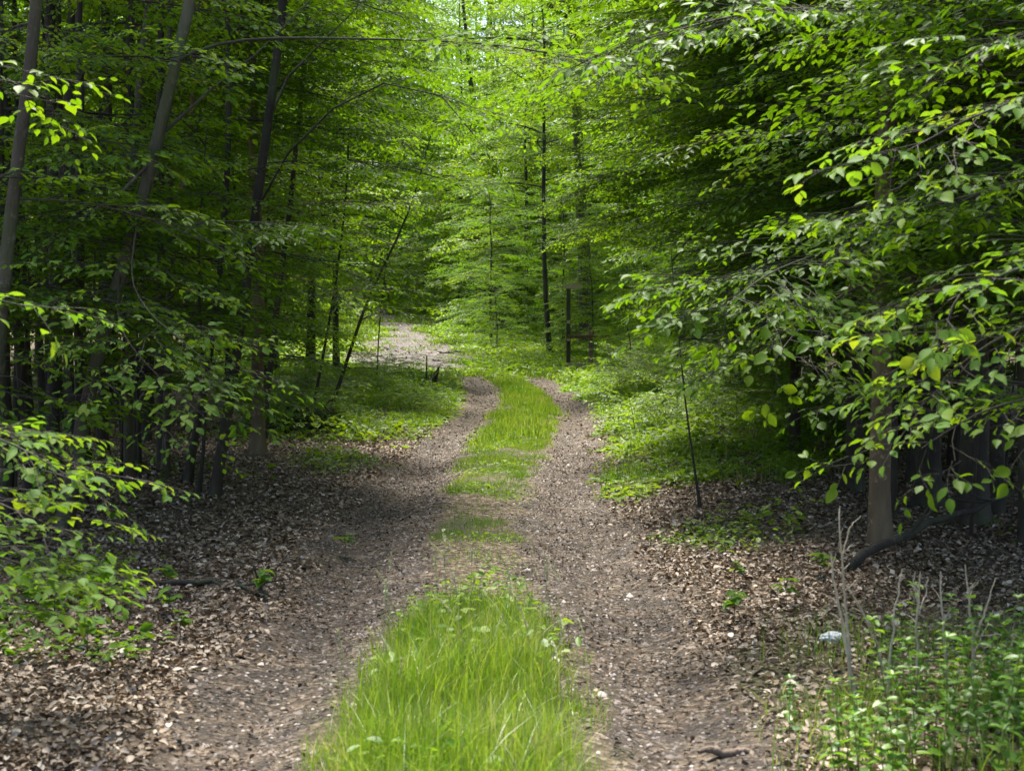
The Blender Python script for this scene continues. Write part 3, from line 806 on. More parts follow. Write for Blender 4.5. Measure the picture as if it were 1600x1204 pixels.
# ---- copied trees: tall ones and understorey
TALL = []
for k, (sd, H, r0, cl, nb, R_) in enumerate([(101, 17, .15, 3.5, 42, 3.8), (102, 15, .11, 2.6, 40, 3.4), (103, 19, .18, 4.5, 46, 4.2), (104, 13, .09, 5.3, 44, 4.0)]):  # last one: high crown, made to throw shade on the track
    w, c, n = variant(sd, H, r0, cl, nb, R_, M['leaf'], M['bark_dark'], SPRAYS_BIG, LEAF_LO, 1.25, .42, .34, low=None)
    NLEAF += n; TALL.append((w, c))
UND = []
for k, (sd, H, r0, cl, nb, R_) in enumerate([(111, 6.5, .055, .5, 34, 2.3), (112, 8.5, .07, .8, 42, 2.6), (113, 5.0, .045, .3, 30, 1.9), (114, 9.5, .08, 1.2, 42, 2.8)]):
    w, c, n = variant(sd, H, r0, cl, nb, R_, M['leaf'], M['bark_dark'], SPRAYS, LEAF_LO, 1.1, .23, .185, low=(1.0, .4), el=(.0, .5))
    NLEAF += n; UND.append((w, c))

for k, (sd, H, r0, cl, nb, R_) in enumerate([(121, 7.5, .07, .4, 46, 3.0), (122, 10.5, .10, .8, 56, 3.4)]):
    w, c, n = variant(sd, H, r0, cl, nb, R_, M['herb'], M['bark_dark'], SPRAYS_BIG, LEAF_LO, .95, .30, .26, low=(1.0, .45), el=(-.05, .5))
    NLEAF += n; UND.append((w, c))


def put(kind, x, y, label, group, s=1.0, rz=None, name=None):
    lib = TALL if kind[0] == 'T' else UND
    w, c = lib[int(kind[1])]
    return tree_obj(name or ("beech_tree"), w, c, (x, y, gz(x, y)), label, "tree", group, R.uniform(0, 6.28) if rz is None else rz, s)

LF = "trees standing deep in the wood left of the track"; LFl = "one of the dim beeches crowded deep in the left wood"
RF = "trees standing deep in the wood right of the track"; RFl = "one of the dim beeches crowded deep in the right wood"
for (k, x, y, s) in [('T0', -7.0, 17.2, 1), ('T1', -8.9, 17, 1), ('T2', -8, 21.5, 1), ('T0', -11, 19, 1), ('T1', -7.0, 25, .95), ('T2', -11.5, 27, 1), ('T0', -15, 24, 1), ('T1', -9.5, 33, 1),
                     ('U3', -8.8, 19, 1), ('U1', -6.4, 22.5, 1), ('U0', -11, 23, 1), ('U3', -9, 27.8, 1.1), ('U1', -13, 30, 1.2), ('U0', -7.6, 31.5, 1.1),
                     ('U3', -12, 36, 1.2), ('T2', -14.5, 36, 1), ('T0', -9.5, 42, 1), ('U1', -10.5, 46, 1.2), ('U3', -16, 44, 1.3), ('T1', -14, 50, 1), ('T1', -4.6, 32.5, 1), ('T3', -4.4, 35.5, 1), ('T1', -6.2, 37, 1), ('T0', -5.2, 26.5, .9)]:  # the high-crowned tree here is added to shade the far wheel tracks
    put(k, x, y, LFl, LF, s)
for (k, x, y, s) in [('T1', 5.6, 13, 1), ('T0', 5.2, 8.6, .9), ('T2', 8, 18, 1), ('T0', 6.8, 24, 1), ('T1', 10, 24, 1), ('T2', 8.5, 31, 1), ('T0', 12, 31, 1), ('T1', 7.2, 37, 1),
                     ('U0', 5.2, 15.6, 1), ('T1', 4.7, 16, .9), ('T0', 5.2, 20.5, .95), ('T1', 5.8, 27, 1), ('T1', 4.9, 41, 1), ('T1', 6.0, 33, 1), ('U1', 6.2, 12.2, .8), ('T3', 4.3, 13.6, 1), ('T3', 5.2, 33.5, 1), ('U1', 6.8, 15, 1), ('U3', 6.6, 20, 1.05), ('U1', 8.8, 22, 1.1), ('U3', 8.5, 27, 1.15), ('U1', 11, 28, 1.2), ('U0', 6.0, 26, 1), ('U3', 7.2, 33.5, 1.2), ('U1', 10.5, 36, 1.3),  # the high-crowned trees here are added to darken the track
                     ('U0', 5.6, 35.5, .9), ('T2', 11.5, 42, 1), ('U3', 8.2, 42, 1.2), ('U1', 6.0, 47, 1.1), ('T0', 15, 40, 1)]:
    put(k, x, y, RFl, RF, s)
PO = []
for k in range(4):
    w, c, n = variant(500 + k, 12, .045, 7.0, 5, 1.6, M['leaf'], M['bark_dark'], SPRAYS, LEAF_LO, 1.3, .4, .33, lean=((k - 1.5) * .035, 0), low=None)
    PO.append((w, c)); NLEAF += n
pr = np.random.default_rng(31)
for k in range(60):
    x, y = (pr.uniform(-8.5, -3.5), pr.uniform(10, 22)) if k < 46 else (pr.uniform(4.4, 9.5), pr.uniform(10, 20))
    if x > -4.6 and y > 15 and x < 0: continue
    w, c = PO[k % 4]
    tree_obj("young_beech", w, c, (x, y, gz(x, y)), "one of the slim dark poles standing between the thicker trunks of the %s wood" % ("left" if x < 0 else "right"), "tree",
             "slim pole trees of the %s wood" % ("left" if x < 0 else "right"), pr.uniform(0, 6.28), pr.uniform(.8, 1.1))
# the lit trees round the clearing
MF = "sunlit beeches round the clearing at the end of the track"
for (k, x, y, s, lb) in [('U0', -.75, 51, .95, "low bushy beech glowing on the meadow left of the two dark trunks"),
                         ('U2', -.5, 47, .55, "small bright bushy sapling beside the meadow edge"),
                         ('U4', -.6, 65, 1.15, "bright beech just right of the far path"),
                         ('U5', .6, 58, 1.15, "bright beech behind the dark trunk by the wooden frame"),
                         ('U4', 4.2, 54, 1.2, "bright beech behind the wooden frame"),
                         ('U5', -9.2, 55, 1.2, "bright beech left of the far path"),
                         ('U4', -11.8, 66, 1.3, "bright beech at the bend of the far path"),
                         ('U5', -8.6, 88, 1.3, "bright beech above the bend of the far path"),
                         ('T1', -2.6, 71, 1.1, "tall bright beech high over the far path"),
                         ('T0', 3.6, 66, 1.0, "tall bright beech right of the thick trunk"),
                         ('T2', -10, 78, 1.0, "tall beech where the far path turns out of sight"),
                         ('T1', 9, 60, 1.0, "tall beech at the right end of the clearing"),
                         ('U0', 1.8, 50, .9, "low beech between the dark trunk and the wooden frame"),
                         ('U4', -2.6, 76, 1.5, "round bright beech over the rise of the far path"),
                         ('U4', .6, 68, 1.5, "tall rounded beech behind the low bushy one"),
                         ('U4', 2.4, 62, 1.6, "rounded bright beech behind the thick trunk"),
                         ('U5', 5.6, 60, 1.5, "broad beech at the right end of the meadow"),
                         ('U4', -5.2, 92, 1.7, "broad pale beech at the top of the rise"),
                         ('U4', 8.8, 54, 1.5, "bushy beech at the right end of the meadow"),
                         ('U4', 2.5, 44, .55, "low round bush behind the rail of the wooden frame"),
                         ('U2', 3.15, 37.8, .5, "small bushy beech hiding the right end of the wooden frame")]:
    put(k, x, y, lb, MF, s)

# ---- far wood closing the view
def far_wood():
    rng = np.random.default_rng(77)
    cr = Crown(77)
    tb = Tubes()
    for row, (Y0, n_) in enumerate([(74, 22), (84, 26), (94, 30), (106, 32), (120, 34)]):
        for i in range(n_):
            x = (i + rng.uniform(.1, .9)) / n_ * 90 * Y0 / 85 - 45 * Y0 / 85; y = Y0 + rng.uniform(-4, 4)
            l = np.interp(y, FP_Y, FP_L); r = np.interp(y, FP_Y, FP_R)
            if y < 88 and l - 2 < x < r + 2: continue
            z0 = gz(x, y); H = rng.uniform(17, 26)
            tb.add(np.array([[x, y, z0 - .3], [x + rng.normal(0, .2), y, z0 + H * .5], [x + rng.normal(0, .5), y, z0 + H]]), [.2, .14, .04], 6)
            m = 330
            a = rng.uniform(0, 6.28, m); u = rng.random(m) ** 1.0; zz = .3 + u * (H - .3)
            rad = 3.9 * np.sin(np.pi * np.clip(.25 + .72 * u, 0, 1)) ** .6 * np.sqrt(rng.uniform(.15, 1, m))
            cr.p += list(np.stack([x + np.cos(a) * rad, y + np.sin(a) * rad, z0 + zz], 1))
            cr.d += list(np.stack([np.cos(a), np.sin(a), rng.normal(-.1, .25, m)], 1)); cr.s += list(rng.uniform(1.6, 2.6, m))
    P, F, S, T, _ = place_sprays(np.array(cr.p), np.array(cr.d), np.array(cr.s), SPRAYS_BIG, rng, .35)
    c = leaves_mesh("far_wood", P, F, S * 1.25, LEAF_LO, M['herb'], rng, T)
    o = tag(link("far_wood", c), "dense far wood closing the view behind the clearing", "wood", kind="stuff")
    t = tb.mesh("far_trunks", M['bark_dark']); link("trunks", t, o)["kind"] = "stuff"
    return len(P)

NLEAF += far_wood()
print("leaves", NLEAF)
#@@GROUNDCOVER
# ------------------------------------------------------------------ grass, herbs, litter
def scatter(n, x0, x1, y0, y1, rng, dens, ypow=1.0):
    x = rng.uniform(x0, x1, n); y = y0 + (y1 - y0) * rng.random(n) ** ypow
    keep = rng.random(n) < dens(x, y)
    return x[keep], y[keep]


def blades(name, x, y, h, w, rng, mat, lean=.35, tint=None, seg=3):
    n = len(x); z = ground_z(x, y)
    a = rng.uniform(0, 6.283, n); la = rng.uniform(0, 6.283, n); ln = np.abs(rng.normal(0, lean, n))
    side = np.stack([np.cos(a), np.sin(a), 0 * a], 1); ld = np.stack([np.cos(la), np.sin(la), 0 * la], 1)
    base = np.stack([x, y, z - .01], 1)
    V = []
    for i in range(seg):
        t = i / seg
        c = base + ld * (ln * t * t * h)[:, None] + np.array([0, 0, 1.0]) * (h * t * (1 - .3 * ln * t))[:, None]
        ww = (w * (1 - t * .75))[:, None] * .5
        V += [c - side * ww, c + side * ww]
    V.append(base + ld * (ln * h)[:, None] + np.array([0, 0, 1.0]) * (h * (1 - .3 * ln))[:, None])
    m = 2 * seg + 1
    V = np.stack(V, 1)
    f = []
    tot = []
    for i in range(seg - 1): f += [2 * i, 2 * i + 1, 2 * i + 3, 2 * i + 2]; tot.append(4)
    f += [2 * seg - 2, 2 * seg - 1, 2 * seg]; tot.append(3)
    loops = np.array(f)[None] + (np.arange(n) * m)[:, None]
    t = rng.random(n) if tint is None else tint
    return make_mesh(name, V.reshape(-1, 3), loops, np.tile(tot, n), mat, np.repeat(t, m))


g = np.random.default_rng(5)
def strip_d(x, y): return masks(x, y)[3]
def grass_d(x, y): return masks(x, y)[1] * (y < 63)

# tall near part of the strip
hs0 = lambda x, y: sstep(half_strip(y) + .10, half_strip(y) - .16, np.abs(x - xc_path(y)) + (hnoise(x, y, 5, 8) - .5) * .16)
x, y = scatter(62000, -1.0, .7, 3.4, 8.1, g, lambda a, b: hs0(a, b) * np.clip(.05 + 1.4 * hnoise(a, b, 4.0, 9), .05, 1) * sstep(7.6, 6.6, b))
edge = sstep(1.05, .5, np.abs(x - xc_path(y)) / half_strip(y))
hgt = (.02 + .17 * hnoise(x, y, 4.6, 10) + .085 * edge) * g.uniform(.45, 1.35, len(x)) ** 1.2 * np.interp(y, [5, 6.3, 7.0, 7.7], [1, 1, .7, .4])
tag(link("tall_grass", blades("tall_grass", x, y, hgt, g.uniform(.002, .0062, len(x)), g, M['grass'], .5, tint=np.clip(g.random(len(x)) * .75 + hnoise(x, y, 3.3, 40) * .35, 0, 1), seg=4)),
    "tall bright grass on the near part of the middle strip", "grass", kind="stuff")


def seed_stalks():
    tb = Tubes(); P, D, S = [], [], []
    spots = list(zip(g.uniform(-.7, .4, 26), g.uniform(5.2, 7.4, 26), g.uniform(.22, .38, 26)))
    spots += [(-.32, 6.9, .46), (-.27, 6.95, .40), (-.36, 6.8, .36), (-.06, 7.1, .38), (.0, 7.0, .33), (.27, 6.7, .36), (-.55, 6.3, .34)]
    for (x0, y0, h) in spots:
        a = g.uniform(0, 6.28); b = g.uniform(.05, .35) * h
        t = np.linspace(0, 1, 7)[:, None]
        pts = np.array([x0, y0, gz(x0, y0)]) + t * [0, 0, h] + t ** 3 * [math.cos(a) * b, math.sin(a) * b, -.25 * b]
        tb.add(pts, np.linspace(.0014, .0007, 7), 4)
        e = pts[-1] - pts[-2]; e /= np.linalg.norm(e)
        for k in range(22):
            P.append(pts[-1] - e * .004 * k + g.normal(0, .001, 3)); D.append(e + g.normal(0, .22, 3)); S.append(g.uniform(.012, .02))
    o = tag(link("seeding_grass", tb.mesh("seeding_grass", M['straw'])), "thin seeding grass stalks standing out of the middle strip", "grass", kind="stuff")
    link("seed_heads", leaves_mesh("seed_heads", np.array(P), frames(np.array(D), .4, g), np.array(S), LEAF_LO, M['straw'], g), o)["kind"] = "stuff"


M['straw'] = leaf_material("straw", [(0, (.30, .33, .14)), (1, (.45, .42, .25))], [(0, (.4, .4, .2)), (1, (.5, .45, .3))], trans=.3)
seed_stalks()
x, y = scatter(1500, -1.0, .7, 3.8, 7.6, g, lambda a, b: hs0(a, b) * sstep(.5, .65, hnoise(a, b, 3.0, 19)))
zz = ground_z(x, y) + g.uniform(.03, .16, len(x)); a = g.uniform(0, 6.28, len(x))
tag(link("strip_weeds", leaves_mesh("strip_weeds", np.stack([x, y, zz], 1), frames(np.stack([np.cos(a), np.sin(a), g.normal(.2, .3, len(x))], 1), .3, g), g.uniform(.03, .07, len(x)), LEAF_HI, M['herb'], g)),
    "broad leaved weeds among the tall grass of the middle strip", "weeds", kind="stuff")
# rest of strip and meadow
x, y = scatter(80000, -1.0, 1.0, 8.0, 17.5, g, lambda a, b: strip_d(a, b) * np.clip(-.1 + 1.5 * hnoise(a, b, 6, 41), 0, 1))
hg = g.uniform(.02, .07, len(x)) * np.interp(y, [8, 9.5, 13, 17], [.7, .8, 1.0, 1.3]) * (.5 + 1.1 * hnoise(x, y, 3, 22))
a1 = (x, y, hg, g.uniform(.004, .007, len(x)))
x, y = scatter(60000, -1.0, 1.0, 17, 37, g, lambda a, b: strip_d(a, b) * np.clip(1.5 * hnoise(a, b, 4, 41), 0, 1))
a2 = (x, y, g.uniform(.05, .16, len(x)) * (.45 + 1.1 * hnoise(x, y, 2, 22)), g.uniform(.008, .014, len(x)))
x, y, hg, wd = [np.concatenate(v) for v in zip(a1, a2)]
tag(link("strip_grass", blades("strip_grass", x, y, hg, wd, g, M['grass'], .4, tint=np.clip(g.random(len(x)) * .5 + hnoise(x, y, 2.2, 23) * .55, 0, 1), seg=2)), "short grass running up the middle of the track", "grass", kind="stuff")
x, y = scatter(260000, -13, 9, 33.5, 64, g, grass_d)
tag(link("meadow_grass", blades("meadow_grass", x, y, g.uniform(.06, .2, len(x)), g.uniform(.02, .035, len(x)), g, M['grass'], .5, seg=2)),
    "bright grass of the meadow where the track bends", "grass", kind="stuff")
x, y = scatter(60000, -16, 4, 60, 88, g, lambda a, b: masks(a, b)[1])
tag(link("bank_grass", blades("bank_grass", x, y, g.uniform(.1, .25, len(x)), g.uniform(.04, .06, len(x)), g, M['grass'], .5, seg=2)),
    "grass along the far path", "grass", kind="stuff")


def herb_cover(name, x, y, zmax, size, rng, label, mat='herb', stem=False):
    n = len(x); z = ground_z(x, y) + zmax * rng.random(n) ** 1.3
    a = rng.uniform(0, 6.283, n)
    D = np.stack([np.cos(a), np.sin(a), rng.normal(-.1, .3, n)], 1)
    F = frames(D, .35, rng)
    return tag(link(name, leaves_mesh(name, np.stack([x, y, z], 1), F, size * rng.uniform(.5, 1.25, n) * (.6 + .8 * hnoise(x, y, 1.3, 31)), LEAF_LO, M[mat], rng, np.clip(rng.random(n) * .45 + hnoise(x, y, 1.1, 32) * .6, 0, 1))), label, "ground plants", kind="stuff")


side_d = lambda a, b: masks(a, b)[1] * (np.abs(a - xc_path(b)) > .95) * np.clip(-.15 + 1.7 * hnoise(a, b, 1.9, 12), 0, 1)
hh = lambda a, b: .03 + .38 * hnoise(a, b, 1.1, 13) * sstep(1.1, 2.2, np.abs(a - xc_path(b)))
x, y = scatter(110000, .6, 6.5, 8, 35, g, side_d)
herb_cover("right_undergrowth", x, y, hh(x, y), .055 + .0015 * y, g, "bright low ground plants along the right side of the track")
x, y = scatter(80000, -5.5, -.8, 12, 35, g, side_d)
herb_cover("left_undergrowth", x, y, hh(x, y), .055 + .0015 * y, g, "bright low ground plants along the left side of the track")
x, y = scatter(60000, -13, 9, 33.5, 62, g, grass_d)
herb_cover("meadow_plants", x, y, .22, .13, g, "leafy ground plants on the far meadow")
x, y = scatter(30000, -12, 12, 8, 40, g, lambda a, b: sstep(1.8, 3.0, np.abs(a)) * sstep(.62, .8, hnoise(a, b, .8, 14)) * sstep(-.5, -.1, -masks(a, b)[0]))
herb_cover("wood_floor_plants", x, y, .15, .08, g, "scattered seedlings and leaves on the floor of the wood", 'leaf')

x, y = scatter(60000, -3.5, 4.5, 12, 35, g, lambda a, b: side_d(a, b) * sstep(.45, .7, hnoise(a, b, 1.4, 26)))
tag(link("verge_grass", blades("verge_grass", x, y, g.uniform(.08, .26, len(x)), g.uniform(.006, .011, len(x)), g, M['grass'], .4, seg=2)), "wispy grass among the ground plants beside the track", "grass", kind="stuff")
x, y = scatter(30000, -12, -1, 37, 85, g, lambda a, b: masks(a, b)[2] * sstep(.50, .68, hnoise(a, b, 1.1, 27) * .6 + hnoise(a, b, 3.1, 29) * .4))
tag(link("path_tufts", blades("path_tufts", x, y, g.uniform(.04, .12, len(x)), g.uniform(.02, .04, len(x)), g, M['grass'], .5, seg=2)), "low grass tufts breaking up the far path", "grass", kind="stuff")


def litter(name, x, y, size, rng, label, mat='litter'):
    n = len(x); z = ground_z(x, y) + rng.uniform(.002, .035, n)
    a = rng.uniform(0, 6.283, n)
    D = np.stack([np.cos(a), np.sin(a), rng.normal(0, .32, n)], 1)
    F = frames(D, .45, rng)
    tv = LEAF_HI[0].copy(); 
    F2 = F
    return tag(link(name, leaves_mesh(name, np.stack([x, y, z], 1), F2, size, (tv * [1, 1, 1.5], LEAF_HI[1]), M[mat], rng)), label, "leaf litter", kind="stuff")

off = lambda a, b: np.clip(.35 + 1.0 * hnoise(a, b, 2.4, 24), 0, 1) * np.clip((1 - masks(a, b)[0]) * (1 - .8 * masks(a, b)[1]), 0, 1) * sstep(.7, 1.35, np.abs(a - xc_path(b)))
x, y = scatter(150000, -3.6, 3.6, 3.6, 9, g, off)
litter("near_leaf_litter", x, y, g.uniform(.012, .046, len(x)) ** 1.0 , g, "pale and brown dead leaves beside the near track")
x, y = scatter(210000, -6, 6, 9, 20, g, off)
litter("leaf_litter", x, y, g.uniform(.018, .05, len(x)), g, "brown dead leaves on the floor of the wood")
M['crumb'] = leaf_material('leaf_crumb', [(0, (.025, .016, .009)), (.5, (.075, .049, .030)), (.93, (.17, .12, .082)), (1, (.34, .27, .21))], [(0, (.05, .03, .01)), (1, (.2, .12, .06))], trans=.1, rough=.6, spec=.3)
trkd = lambda a, b: masks(a, b)[0] * (.25 + .75 * hnoise(a, b, 2, 15))
x, y = scatter(60000, -1.6, 1.6, 3.8, 17, g, trkd)
litter("track_leaf_fragments", x, y, g.uniform(.006, .03, len(x)) , g, "small dead leaf fragments scattered over the wheel tracks", 'crumb')


x, y = scatter(5000, -12, -.8, 36, 80, g, lambda a, b: masks(a, b)[2] * sstep(.3, .7, hnoise(a, b, .9, 28)))
litter("far_path_litter", x, y, g.uniform(.04, .13, len(x)), g, "dead leaves and stones scattered on the far path")
x, y = scatter(14000, -1.8, 1.8, 17, 36.5, g, trkd)
litter("far_track_litter", x, y, g.uniform(.015, .05, len(x)), g, "leaf fragments on the farther stretch of the wheel tracks", 'crumb')


def pebbles():
    x, y = scatter(22000, -1.6, 1.6, 3.8, 20, g, lambda a, b: masks(a, b)[0])
    n = len(x); s = g.uniform(.003, .012, n) * (1 + 1.2 * (g.random(n) > .97))
    z = ground_z(x, y)
    o = np.array([[1, 0, 0], [.3, .9, .1], [-.8, .6, 0], [-.9, -.5, .1], [.2, -1, 0], [.1, .1, .8], [.5, -.2, .6]])
    f = [(0, 1, 6), (1, 2, 5), (2, 3, 5), (3, 4, 5), (4, 0, 6), (6, 1, 5), (4, 6, 5)]
    a = g.uniform(0, 6.28, n); ca, sa = np.cos(a), np.sin(a)
    V = np.stack([o[None, :, 0] * ca[:, None] - o[None, :, 1] * sa[:, None], o[None, :, 0] * sa[:, None] + o[None, :, 1] * ca[:, None], np.tile(o[:, 2], (n, 1)) * g.uniform(.5, 1.2, (n, 1))], 2) * s[:, None, None]
    V += np.stack([x, y, z], 1)[:, None]
    loops = np.array([i for t in f for i in t])[None] + (np.arange(n) * 7)[:, None]
    m, nt, out = new_mat("pebble")
    at = nt.nodes.new("ShaderNodeAttribute"); at.attribute_name = "tint"
    r = ramp(nt, [(0, (.10, .085, .075)), (.8, (.20, .165, .145)), (1, (.36, .33, .31))], at.outputs["Fac"])
    p = nt.nodes.new("ShaderNodeBsdfPrincipled"); p.inputs["Roughness"].default_value = .8
    nt.links.new(r.outputs[0], p.inputs["Base Color"]); nt.links.new(p.outputs[0], out.inputs[0])
    tag(link("gravel", make_mesh("gravel", V.reshape(-1, 3), loops, np.full(n * len(f), 3), m, np.repeat(g.random(n), 7))), "fine gravel and grit in the two wheel tracks", "gravel", kind="stuff")

pebbles()

def twig_litter():
    tb = Tubes()
    x, y = scatter(2600, -3.5, 3.5, 3.8, 13, g, lambda a, b: .15 + .85 * (1 - masks(a, b)[0]) * (1 - masks(a, b)[1]))
    for i in range(len(x)):
        L = g.uniform(.04, .22); a = g.uniform(0, 6.28); d = np.array([math.cos(a), math.sin(a), g.normal(0, .06)]) * L
        p = np.array([x[i], y[i], 0]); p[2] = gz(x[i], y[i]) + .014
        tb.add([p, p + d * .5 + g.normal(0, .006, 3), p + d], [.0022, .002, .001], 4)
    tag(link("twig_litter", tb.mesh("twig_litter", M['bark'])), "small broken twigs scattered through the dead leaves", "twig litter", kind="stuff")


twig_litter()
x, y = scatter(2200, -3.2, -1.6, 5.6, 8.2, g, lambda a, b: sstep(.5, .65, hnoise(a, b, 1.8, 61)))
herb_cover("left_seedling_leaves", x, y, .12, .06, g, "low leafy seedlings under the bright left tiers", 'leaf')
# clover-like low leaves in the strip
x, y = scatter(16000, -1.0, 1.0, 7.0, 20, g, lambda a, b: sstep(.48, .62, hnoise(a, b, 2.4, 43)) * sstep(half_strip(b) + .15, half_strip(b) - .1, np.abs(a - xc_path(b))))
herb_cover("strip_clover", x, y, .035, .032, g, "small round leaved plants creeping in the middle strip")
# grass between the near verge weeds
x, y = scatter(9000, .8, 2.6, 3.9, 7.2, g, lambda a, b: sstep(.85 + (b - 4.3) * .12, 1.3 + (b - 4.3) * .22, a + hnoise(a, b, 4, 44) * .3) * sstep(.35, .6, hnoise(a, b, 3, 45)) * sstep(7.2, 5.6, b))
tag(link("near_verge_grass", blades("near_verge_grass", x, y, g.uniform(.05, .24, len(x)), g.uniform(.003, .006, len(x)), g, M['grass'], .45, seg=3)), "loose grass between the weeds of the near right verge", "grass", kind="stuff")
#@@PROPS
# ------------------------------------------------------------------ props
def box_mesh(name, boxes, mat, bevel=.006, jitter=.0, rng=None):
    """boxes: (centre, size, rotation_z, rotation_x) joined in ONE mesh, bevelled"""
    import bmesh
    from mathutils import Matrix
    bm = bmesh.new()
    for c, s_, rz, rx in boxes:
        r = bmesh.ops.create_cube(bm, size=1.0)
        mt = Matrix.Translation(c) @ Matrix.Rotation(rz, 4, 'Z') @ Matrix.Rotation(rx, 4, 'Y') @ Matrix.Diagonal((*s_, 1))
        bmesh.ops.transform(bm, matrix=mt, verts=r['verts'])
    bmesh.ops.bevel(bm, geom=list(bm.edges), offset=bevel, segments=1, affect='EDGES')
    if jitter:
        for v in bm.verts: v.co += Vector([random.gauss(0, jitter) for _ in range(3)])
    me = bpy.data.meshes.new(name); bm.to_mesh(me); bm.free(); me.materials.append(mat); return me


def lump(name, size, mat, seed, rough=.3, sub=3, flat=.0, fr=2.2):
    import bmesh
    bm = bmesh.new(); bmesh.ops.create_icosphere(bm, subdivisions=sub, radius=1)
    for v in bm.verts:
        d = v.co.normalized()
        n = noise.fractal(d * fr + Vector((seed, 0, 0)), 1.0, 2.0, 4)
        v.co = d * (1 + rough * n)
        if v.co.z < -flat: v.co.z = -flat + (v.co.z + flat) * .2
        v.co = Vector((v.co.x * size[0], v.co.y * size[1], v.co.z * size[2]))
    me = bpy.data.meshes.new(name); bm.to_mesh(me); bm.free(); me.materials.append(mat)
    for p in me.polygons: p.use_smooth = True
    return me


random.seed(4)
# wooden frame with a board, by the meadow
fx, fyy = 1.545, 39.0
fz = gz(fx, fyy)
fr = empty("wooden_frame", (fx, fyy, fz)); tag(fr, "weathered wooden frame with tall post, rail and pointed board on the meadow edge", "wooden frame")
link("post", box_mesh("post", [((0, 0, 1.1), (.115, .11, 2.5), 0, 0)], M['bark'], .012), fr)
link("post", box_mesh("post", [((.62, .15, .55), (.12, .10, 1.3), .1, 0)], M['wood'], .012), fr)
link("rail", box_mesh("rail", [((.55, -.075, .93), (1.15, .05, .09), 0, .015)], M['wood_red'] if 'wood_red' in M else M['wood'], .008), fr)
link("sill", box_mesh("sill", [((.45, -.09, .16), (1.15, .12, .10), 0, 0)], M['wood_pale'], .01), fr)
pb = bpy.data.meshes.new("board")
pv = [(-.10, 2.24), (.28, 2.22), (.40, 2.30), (.24, 2.38), (-.10, 2.36)]
pb.from_pydata([(x_, -.09, z_) for x_, z_ in pv] + [(x_, -.06, z_) for x_, z_ in pv], [],
               [(0, 1, 2, 3, 4), (9, 8, 7, 6, 5)] + [(i_, i_ + 5, (i_ + 1) % 5 + 5, (i_ + 1) % 5) for i_ in range(5)])
pb.materials.append(M['wood_pale']); link("board", pb, fr)
for zz_ in (1.33, .85):
    link("plate", box_mesh("plate", [((.0, -.066, zz_), (.085, .012, .085), 0, 0)], M['wood_pale'], .003), fr)

# root mound, left
mx_, my_ = -2.75, 18.4
mo = empty("root_mound", (mx_, my_, gz(mx_, my_))); tag(mo, "dark overturned root plate mound below the leaning sapling", "root mound")
link("mound", lump("mound", (.46, .4, .30), M['soil'], 3, .6, 5, .1, 3.5), mo)
tb = Tubes()
for k_ in range(16):
    a_ = random.uniform(-2.9, -.2); l_ = random.uniform(.18, .4)
    p0_ = np.array([math.cos(a_) * .35, math.sin(a_) * .25, random.uniform(.05, .3)])
    d_ = np.array([math.cos(a_), math.sin(a_) * .6, random.uniform(-.3, .5)])
    tb = Tubes()
    tb.add(np.array([p0_, p0_ + d_ * l_ * .5 + R.normal(0, .05, 3), p0_ + d_ * l_ + R.normal(0, .08, 3)]), [.018, .012, .004], 5)
    link("root", tb.mesh("root", M['bark_dark']), mo)

# forked stump beside the track end
sx, sy = -1.68, 30.4
st = empty("forked_stump", (sx, sy, gz(sx, sy))); tag(st, "small dark forked stump where the left wheel track ends", "stump")
tb = Tubes()
tb.add([[0, 0, -.1], [.0, 0, .15], [.05, 0, .32], [.13, 0, .52]], [.10, .085, .05, .012], 8)
tb.add([[0, 0, .12], [-.10, .02, .22], [-.2, 0, .27]], [.06, .045, .012], 7)
link("stump", tb.mesh("stump", M['bark_dark']), st)
tb = Tubes(); tb.add([[-.16, .03, -.05], [-.15, .03, .35], [-.145, .03, .75]], [.022, .02, .015], 6)
link("stake", tb.mesh("stake", M['bark_dark']), st)
tb = Tubes(); tb.add([[-.26, -.12, -.03], [-.05, -.14, .22], [.12, -.13, .42]], [.012, .011, .007], 5)
link("stick", tb.mesh("stick", M['dead']), st)


def fallen(label, P, r, seed, mat='bark_dark', name="fallen_branch", twigs_=4):
    rng = np.random.default_rng(seed)
    P = np.array(P, float); o = P[0].copy()
    Q = smooth_line(P - o, 16); Q[1:-1] += rng.normal(0, r * .5, (14, 3))
    tb = Tubes(); tb.add(Q, np.linspace(r, r * .45, 16), 8, cap=True)
    for k in range(twigs_):
        i = rng.integers(4, 15); d = rng.normal(0, 1, 3); d[2] = abs(d[2]); d /= np.linalg.norm(d)
        tb.add([Q[i], Q[i] + d * .15, Q[i] + d * .3 + rng.normal(0, .04, 3)], [r * .35, r * .25, r * .1], 5)
    ob = link(name, tb.mesh(name, M[mat]), None, tuple(o)); tag(ob, label, "branch"); return ob


